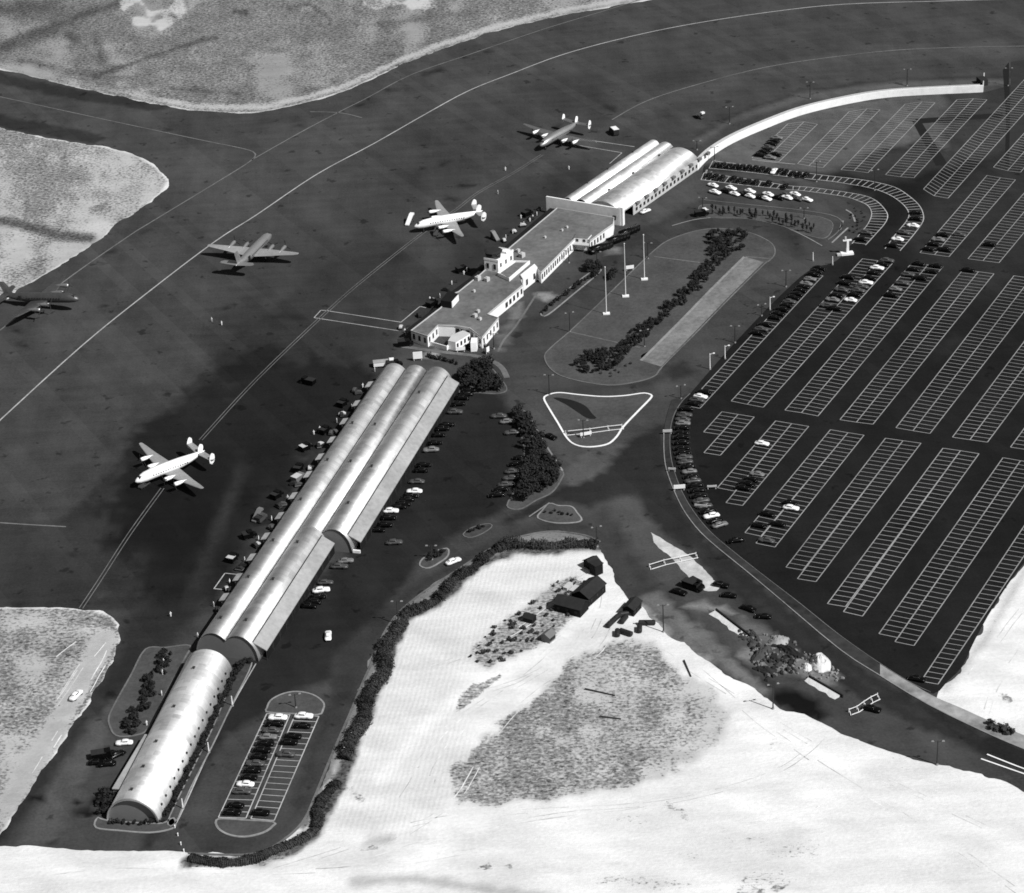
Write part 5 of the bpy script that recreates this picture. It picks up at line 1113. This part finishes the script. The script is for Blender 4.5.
for i, (x, y) in enumerate([(404,330),(422,318),(436,303),(449,292),(470,272),(507,243),(517,234),(526,228),(534,221),(543,211)]):
    cart(x-3, y-1, random.uniform(0, 3), f'baggage cart, {ordn(i)} from the south along the terminal canopy', random.choice(['tar', 'grey']), random.choice(['tar', 'wallg', 'carw', 'tar']))
# ================================================================== VEGETATION
def leafclump(n, rx, rz_, size, zb=.0, lobes=5):
    mb = MB(); cs = [(random.uniform(-.55, .55)*rx, random.uniform(-.55, .55)*rx, zb+rz_*random.uniform(.35, .75), random.uniform(.4, .62)) for _ in range(lobes)]
    for _ in range(n):
        cx, cy, cz, k = random.choice(cs); v = Vector((random.gauss(0, 1), random.gauss(0, 1), random.gauss(0, 1))).normalized(); r_ = random.uniform(.6, 1.0)
        p = Vector((cx+v.x*rx*k*r_, cy+v.y*rx*k*r_, max(zb+.05, cz+v.z*rz_*k*.75*r_)))
        nn = (v+Vector((random.uniform(-.6, .6), random.uniform(-.6, .6), random.uniform(-.2, .8)))).normalized(); a = nn.orthogonal().normalized(); b = nn.cross(a); s_ = size*random.uniform(.6, 1.3)
        mb.add([p+a*s_, p+b*s_*.8, p-a*s_, p-b*s_*.8], [(0, 1, 2, 3)])
    return mb
SH = [leafclump(130, 1.15, 1.7, .27).mesh('shrub_leaves', M['leaf']) for _ in range(5)]
SHP = [leafclump(90, .9, 1.1, .25).mesh('scrub_leaves', M['leaf2']) for _ in range(4)]
CR = [leafclump(300, 2.1, 3.2, .36, 1.2, 8).mesh('crown_leaves', M['leaf']) for _ in range(5)]
CT = [leafclump(150, .75, 3.4, .24, .4, 5).mesh('slim_crown', M['leaf']) for _ in range(3)]
TR = MB().tube((0, 0, 0), (.05, .05, 2.4), .14, .06, 7).tube((.03, .03, 1.3), (.9, .3, 2.9), .07, .03, 5).tube((.03, .03, 1.5), (-.7, .5, 3.0), .07, .03, 5).mesh('trunk', M['bark'])
def shrub(p, meshes, s_, label, group, name='shrub', cat='shrub'):
    o = bpy.data.objects.new(name, random.choice(meshes)); COL.objects.link(o); o.location = (p.x, p.y, .1); o.rotation_euler = (0, 0, random.uniform(0, 6.28)); o.scale = (s_*random.uniform(.85, 1.2), s_*random.uniform(.85, 1.2), s_*random.uniform(.75, 1.2))
    tag(o, label, cat, group); return o
def tree(p, s_, label, group, slim=False):
    o = empty('small_tree', (p.x, p.y, .1), random.uniform(0, 6.28)); o.scale = (s_, s_, s_*random.uniform(.85, 1.15)); tag(o, label, 'tree', group)
    for n, m in (('trunk', TR), ('crown', random.choice(CT if slim else CR))):
        c = bpy.data.objects.new(n, m); COL.objects.link(c); c.parent = o
def long_hedge(pts, wd, hgt, label, n):
    P = resample(wpts(pts, False, 4), .5); mb = MB(); ph = random.random()*9; hn_ = fbm(np.arange(len(P))*1.0, np.full(len(P), ph*7.0), 5, 4, 4)
    for _ in range(n):
        j = random.randrange(1, len(P)-1); p = P[j]; d = (P[j+1]-P[j-1]).normalized(); nn = Vector((-d.y, d.x)); cl = .5+.75*float(hn_[j]); a = random.uniform(0, math.pi)
        k_ = random.triangular(.35, 1.25, .9)*max(.25, .7+.4*cl); off = math.cos(a)*wd*k_+.9*math.sin(j*.13+ph); z = .15+math.sin(a)*hgt*k_*(.7+.5*cl)
        c = Vector((p.x+nn.x*off, p.y+nn.y*off, z)); v = (Vector((nn.x*math.cos(a), nn.y*math.cos(a), math.sin(a)))+Vector((random.uniform(-.7, .7), random.uniform(-.7, .7), random.uniform(-.3, .5)))).normalized()
        u1_ = v.orthogonal().normalized(); u2_ = v.cross(u1_); q_ = random.uniform(.14, .34); mb.add([c+u1_*q_, c+u2_*q_*.8, c-u1_*q_, c-u2_*q_*.8], [(0, 1, 2, 3)])
    return tag(mb.build('hedge', M['leafh']), label, 'hedge')
def hedge(pts, n, wd, s_, label, group, meshes=None, rows=1):
    P = wpts(pts, False, 4); P = resample(P, .5); k = 0
    for i in range(n):
        j = min(len(P)-1, int((i+.5)/n*len(P))); p = P[j]; a, b = P[max(0, j-1)], P[min(len(P)-1, j+1)]; d = (b-a).normalized() if (b-a).length > 1e-5 else Vector((1, 0)); nn = Vector((-d.y, d.x))
        shrub(p+nn*random.uniform(-wd, wd), meshes or SH, s_*random.uniform(.8, 1.25), f'{label}, {ordn(i)} along', group)
HP = [(598,548),(575,546),(545,545.5),(512,547),(496,552),(481,559),(468,572),(456,582),(444,592),(431,602),(416,611),(402,620)]
long_hedge(HP, 2.0, 1.9, 'tall dark hedge between the service road and the white sand, upper curved stretch', 15000)
long_hedge([(399,622),(388.5,646),(384,662),(381,674),(374,690),(366,706.6),(358,728),(352,744),(343.7,761.7)], 2.3, 2.0, 'ragged dark hedge running down east of the small oval lot, middle stretch', 12000)
long_hedge([(334,782),(323.7,804),(314,826),(301,838),(286,847.5),(271,855),(256,860.5),(230,861.5),(205,861),(187,860)], 1.7, 1.2, 'low clipped dark hedge rounding the bottom bend of the road', 12000)
hedge([(240,668),(218,712),(197,756),(181,788),(166,817)], 52, .5, .85, 'small shrub at the foot of the nearest hut wall', 'shrubs along the nearest hut')
hedge([(110,824),(130,825.5),(150,824),(166,822)], 10, .5, .7, 'small shrub before the grey end wall of the hut', 'shrubs before the hut end wall')
hedge([(168,652),(163,665),(158,675),(150,690),(147,704),(138,712),(133,720),(129,728),(136,733)], 42, 1.8, .95, 'dark shrub in the bed on the west lawn', 'shrubs on the west lawn')
hedge([(238,667),(246,664),(252,662)], 6, .8, .8, 'small shrub under the long hangar end wall', 'shrubs under the hangar end wall')
hedge([(541,314),(556,302),(572,290),(590,277)], 22, .5, .75, 'low shrub in the narrow kerbed bed before the terminal', 'shrubs in the terminal bed')
hedge([(428,357),(440,360),(452,363),(458,365)], 9, .4, .8, 'dark shrub between the terminal and the long hangar', 'shrubs north of the long hangar')
hedge([(470,345),(474,350),(466,348)], 5, .5, .8, 'dark shrub beside the terminal courtyard wall', 'shrubs by the courtyard')
hedge([(428,560),(438,556),(444,552)], 8, 1.0, .9, 'shrub on the small kerbed island by the service road', 'shrubs on traffic islands')
hedge([(545,515),(556,512),(573,517)], 7, 1.0, .6, 'low shrub on the small triangular island', 'shrubs on the triangular island')
hedge([(468,533),(486,527)], 4, .6, .7, 'shrub on the thin dirt island', 'shrubs on the thin island')
hedge([(990,727),(996,729),(1004,732),(1010,736)], 7, 1.2, 1.6, 'bushy shrub between the sand and the road at the right', 'bushes by the right edge', SHP)
hedge([(100,800),(106,808),(112,796),(104,816),(112,812)], 14, 1.6, 1.3, 'black shrub clump at the west corner of the nearest hut', 'shrubs at the hut corner')
def fill(poly, n, mind, mk):
    xs = [p[0] for p in poly]; ys = [p[1] for p in poly]; got = []; tries = 0; 
    while len(got) < n and tries < 6000:
        tries += 1; x, y = random.uniform(min(xs), max(xs)), random.uniform(min(ys), max(ys))
        if sdpoly(np.array([x]), np.array([y]), poly)[0] > 0: continue
        p = G(x, y)
        if all((p-q_).length > mind for q_ in got): got.append(p)
    for i, p in enumerate(sorted(got, key=lambda q_: -q_.y)): mk(p, i)
fill([(463,378),(470,370),(480,366),(490,370),(497,379),(503,390),(495,393),(478,393),(461,392)], 30, 1.6, lambda p, i: tree(p, random.uniform(.75, 1.15), f'dark tree in the rounded bed by the long hangar, {ordn(i)} from the top', 'trees in the rounded bed'))
fill([(516,413),(524,418),(532,432),(545,450),(558,472),(556,484),(545,492),(532,499),(522,505),(516,500),(522,480),(528,460),(524,440)], 52, 1.9, lambda p, i: tree(p, random.uniform(.65, 1.1), f'dark tree in the bed between car park and road, {ordn(i)} from the top', 'trees in the long roadside bed'))
fill([(535,490),(556,480),(558,470),(548,460),(540,470)], 12, 2.0, lambda p, i: shrub(p, SHP, 1.0, f'grey scrub at the tip of the roadside bed, {ordn(i)} from its top', 'scrub in the roadside bed'))
oval = [(574,363),(586,355),(600,354),(614,347),(626,343),(633,338),(628,333),(640,330),(650,322),(664,312),(680,295),(693,280),(704,266),(712,258),(706,245),(708,236),(720,233),(738,234),(746,240),(746,250),(736,252),(724,262),(712,276),(700,290),(686,306),(672,318),(656,332),(644,340),(632,352),(622,366),(606,372),(590,374),(578,372)]
cnt = {}
def belt(p, i):
    u_, v_ = PX(np.array([p.x]), np.array([p.y])); k = 'upper clump' if v_[0] < 262 else ('lower clump' if v_[0] > 342 else 'diagonal belt'); n_ = cnt.get(k, 0); cnt[k] = n_+1
    tree(p, random.uniform(.38, .78), f'dark tree in the {k} on the oval lawn, {ordn(n_)} from its top', 'trees on the oval lawn')
fill(oval, 150, 1.5, belt)
fill([(598,376),(598,373),(640,360),(612,378)], 8, 1.6, lambda p, i: shrub(p, SHP, .7, f'small pale shrub below the lower tree clump, {ordn(i)} from the top', 'pale shrubs on the oval lawn'))
fill([(711,210),(740,213),(780,217),(800,222),(815,228),(812,235),(795,230),(770,223),(740,219),(712,216)], 42, 1.3, lambda p, i: tree(p, random.uniform(.55, .9), f'slim tree in the planting bed below the pale cars, {ordn(i)} from the top', 'slim trees in the planting bed', True))
fill([(588,268),(598,264),(602,272),(596,278),(588,275)], 7, 1.4, lambda p, i: tree(p, .8, f'dark tree at the end of the narrow terminal bed, {ordn(i)} of them', 'trees at the terminal bed'))
fill([(612,273),(617,276),(611,281),(607,278)], 3, 1.4, lambda p, i: tree(p, .75, f'dark tree beside the left flagpole, {ordn(i)} of them', 'trees by the flagpoles'))
fill([(850,204),(866,214),(862,228),(848,238),(850,222)], 16, 1.5, lambda p, i: shrub(p, SHP, .6, f'low shrub inside the curved stalls, {ordn(i)} from the top', 'shrubs inside the curved stalls'))
fill(V2, 60, 1.4, lambda p, i: shrub(p, SHP, random.uniform(.5, 1.1), f'scrub bush in the builders yard, {ordn(i)} from the top', 'scrub in the builders yard'))
fill([(480,340),(494,345),(488,350),(478,346)], 5, 1.2, lambda p, i: shrub(p, SH, .7, f'dark shrub at the south corner of the terminal, {ordn(i)} from top', 'shrubs at the terminal corner'))
p = G(583,566)

# ================================================================== POLES, LAMPS, SIGNS, PEOPLE
def lamp(x, y, h, label, white=False, double=True):
    p = G(x, y); m_ = M['polew' if white else 'pole']; o = empty('street_lamp', (p.x, p.y, .05), random.uniform(-.3, .3)); tag(o, label, 'street lamp')
    MB().tube((0, 0, 0), (0, 0, h), .2, .13, 8).build('pole', m_, o); MB().tube((0, 0, 0), (0, 0, .5), .4, .3, 10).build('base', M['kerb'], o)
    for s_ in ((-1, 1) if double else (() if h < 4 else (1,))):
        MB().tube((0, 0, h-.4), (s_*1.1, 0, h), .07, .07, 6).build('arm', m_, o); MB().box((s_*1.35, 0, h), (.8, .45, .25), 0, .7).build('lamp_head', M['kerb'] if not white else M['polew'], o)
for x, y, h, l_ in [(570,332,7.5,'dark lamp post on the west kerb of the oval lawn'),(549.5,395,7.5,'dark lamp post at the left tip of the triangle lawn'),(398.5,625,8,'dark lamp post in the hedge by the service road'),(663.5,632,9,'dark lamp post beside the scattered steel tanks'),(597,547,7,'dark lamp post at the hedge corner by the junction'),(810,99,7.5,'dark lamp post behind the curved white wall, left one'),(907,86,7.5,'dark lamp post behind the curved white wall, right one'),(1008,86,8,'dark lamp post at the top right past the wall end'),(729.5,124,7.5,'dark lamp post on the apron beyond the far hangar'),(714.5,161,6,'dark lamp post where the white wall meets the hangar'),(816.4,182,8.5,'dark lamp post between the curved stalls, left one'),(874.5,190.5,8.5,'dark lamp post between the curved stalls, right one'),(804,219,4.5,'short lamp post at the end of the planting bed'),(702.7,211,5.5,'dark lamp post above the small trucks'),(937,765,7.5,'dark lamp post on the sand edge at the bottom right'),(296,708,4.5,'dark lamp post on the grass cap of the small oval lot'),(773,709,8,'dark lamp post below the excavation on the sand edge'),(432,560,5,'dark lamp post on the little island by the service road'),(786,287,6.5,'dark lamp post at the top of the forecourt verge'),(735,343,6.5,'dark lamp post midway along the forecourt verge'),(644.5,347,6.5,'dark lamp post in the gap of the tree belt'),(648,259,6.5,'dark lamp post beside the right flagpole'),(597,264,5,'dark lamp post at the top of the terminal bed'),(611,418+18,5.0,'x'),(761.6,316,4.5,'white-headed lamp post above the white post on the forecourt verge'),(697,150,4,'short lamp post at the far hangar corner'),(494,349,6,'dark lamp post at the south corner of the terminal'),(569,263,5,'dark lamp post on the pavement beside the entrance porch'),(681,399,5,'dark lamp post at the north end of the curved car line')]:
    if l_ == 'x': continue
    lamp(x, y, h, l_)
for i, (x, y) in enumerate([(770,310),(725,359),(710,369.5)]): lamp(x, y, 5 if i < 2 else 6, 'white post lamp on the forecourt verge, '+['uppermost','middle','lowest'][i]+' of three', True, False)
for i, (x, y) in enumerate([(232.5,706),(209,752.6),(183,809)]): lamp(x, y, 3.2, 'small white lamp on the kerb beside the nearest hut, '+['farthest','middle','nearest'][i]+' one', True, False)
for i, (x, y) in enumerate([(813,261),(832.5,265)]): lamp(x, y, 3.4, 'small white lamp by the monument, '+['left','right'][i]+' one', True, False)
for i, (x, y, h) in enumerate([(606.5,314.5,18),(625.7,297,20.5),(644.5,280,17.5)]):
    p = G(x, y); o = empty('flagpole', (p.x, p.y, .17)); tag(o, 'tall white flagpole on the oval lawn, '+['left','middle','right'][i]+' of three', 'flagpole', 'flagpoles on the oval lawn')
    MB().tube((0, 0, 0), (0, 0, h), .17, .09, 8).build('pole', M['polew'], o); MB().box((0, 0, .25), (2.4, 1.4, .5)).build('base', M['wall'], o); MB().tube((0, 0, h), (0, 0, h+.35), .2, .2, 8).build('finial', M['polew'], o)
p = G(847, 254.5); o = empty('marker_pylon', (p.x, p.y, .1), .1); tag(o, 'white stepped monument pylon with cross piece at the lot entrance', 'monument')
MB().box((0, 0, .4), (4.6, 2.2, .8)).build('base', M['wall'], o); MB().box((.2, 0, 3.0), (1.0, .8, 4.8), 0, .75).build('shaft', M['wall'], o); MB().box((0, 0, 5.6), (3.2, .5, .5)).build('cross_piece', M['wall'], o); MB().box((-.6, 0, 6.4), (.6, .4, 1.4)).build('top_piece', M['wallg'], o); MB().box((-2.6, -.3, .35), (2.4, 1.4, .7)).build('step', M['wallg'], o)
def sign(x, y, w_, h, a, label, mat='wall', post=True):
    p = G(x, y); o = empty('signboard', (p.x, p.y, .1), a); tag(o, label, 'signboard')
    MB().box((0, 0, .8+h/2), (w_, .18, h)).build('board', M[mat], o)
    for s_ in (-1, 1): MB().box((s_*w_*.4, .16, .4+h/2), (.14, .14, .8+h)).build('post', M['polew'], o)
sign(586,437.5,3.8,1.1,.25,'white board at the foot of the triangle lawn lamp'); lamp(583.5,438,6.5,'dark lamp post beside the white board on the triangle lawn')
sign(679.5,491,3.6,1.3,.05,'white board on the verge beside the curved car line'); sign(667.5,434.5,3.0,.9,0,'pale board across the top of the verge','wallg')
sign(672,472,2.4,.6,-.2,'low pale board on the verge above the white one','wallg'); sign(701,509,4,.7,-.3,'low pale board on the verge below the white one','wallg'); sign(712,489.5,3,.6,0,'low pale board at the foot of the first block','wallg')
sign(630,271,3.0,1.3,.2,'white box sign between the middle and right flagpoles'); sign(488,354,1.6,1.8,.9,'small white board by the path south of the terminal'); sign(418,361,3.2,2.6,.1,'white kiosk board north of the long hangar','wall')
sign(461,352.5,3.0,1.2,.1,'low white board outside the courtyard')
# fallen poles on the sand
for (a, b), l_ in (([(585,689.5),(615,696)],'dark timber pole lying on the scrub, left long one'),([(600,717),(621,719.5)],'dark timber pole lying below the left long one'),([(684,661),(691,677)],'short dark timber lying near the road edge')):
    P0, P1 = G(*a), G(*b); tag(MB().tube((P0.x, P0.y, .25), (P1.x, P1.y, .2), .26, .18, 8).build('timber_pole', M['pole']), l_, 'timber')
# little bollards
bl = [(175,828),(178,836),(181,845),(184,852)]
for i, (x, y) in enumerate(bl):
    p = G(x, y); tag(MB().tube((p.x, p.y, 0), (p.x, p.y, .9), .16, .13, 8).tube((p.x, p.y, .9), (p.x, p.y, 1.0), .2, .1, 8).build('bollard', M['polew']), f'small white post, {ordn(i)} from the hut corner in the short line', 'bollard', 'white posts by the hut corner')
# people
def person_mesh(mat):
    mb = MB()
    sec = [(0, .13, .10), (.45, .12, .1), (.85, .19, .13), (1.1, .17, .12), (1.35, .23, .13), (1.45, .2, .11), (1.5, .07, .07), (1.56, .07, .07), (1.62, .1, .1), (1.72, .11, .12), (1.8, .06, .07)]
    mb.loft([[(math.cos(2*math.pi*i/10)*a, math.sin(2*math.pi*i/10)*b, z) for i in range(10)] for z, a, b in sec])
    for s_ in (-1, 1):
        mb.tube((s_*.22, 0, 1.4), (s_*.3, .03, 1.1), .06, .05, 6); mb.tube((s_*.3, .03, 1.1), (s_*.29, .12, .82), .05, .035, 6)
        mb.tube((s_*.1, 0, .85), (s_*.12, .02, .45), .1, .07, 6); mb.tube((s_*.12, .02, .45), (s_*.13, 0, .02), .07, .05, 6)
    return mb.mesh('figure', mat, True)
PM = [person_mesh(M['carw']), person_mesh(M['cloth'])]
ppl = [(506,239,0),(509,236,1),(513,234,0),(516,231,1),(521,227,0),(524,226,0),(527,224,1),(530,222,0),(533,219,0),(537,216,0),(539,213,1),(541,209,1),(521,219,0),(536,214,1),(430,301,0),(431,304,1),(440,298,0),(452,285,0),(457,283,1),(464,275,0),(467,272,0),(405,333,0),(408,333,0),(212,322,0),(222,325.5,0),(375,372,0),(363,388,0),(352,409,0),(337,423,0),(320,431,0),(314,435,0),(288,500,0),(272,521,0),(259,541,0),(245,562,0),(230,584,0),(214,607,0),(171,617,0),(164,664,0),(162,696,0),(498,194.5,0),(569,170,0),(505.5,171,0),(163,675,0),(147,726,0),(198,638,0)]
wc_ = {}
for i, (x, y, k) in enumerate(ppl):
    p = G(x, y); o = bpy.data.objects.new('person', PM[k]); COL.objects.link(o); o.location = (p.x, p.y, .06); o.rotation_euler = (0, 0, random.uniform(0, 6.28))
    where = 'in the crowd along the terminal canopy' if 500 < x < 545 and y > 205 and y < 242 else ('beside the terminal canopy south part' if 400 < x < 470 and y < 340 else 'on the apron side of the long hangar' if x < 380 and y > 370 else 'alone on the open apron')
    n_ = wc_.get((where, k), 0); wc_[(where, k)] = n_+1
    tag(o, f"{ordn(n_)} person in {'pale' if k == 0 else 'dark'} clothes "+where, 'person', 'people '+where)
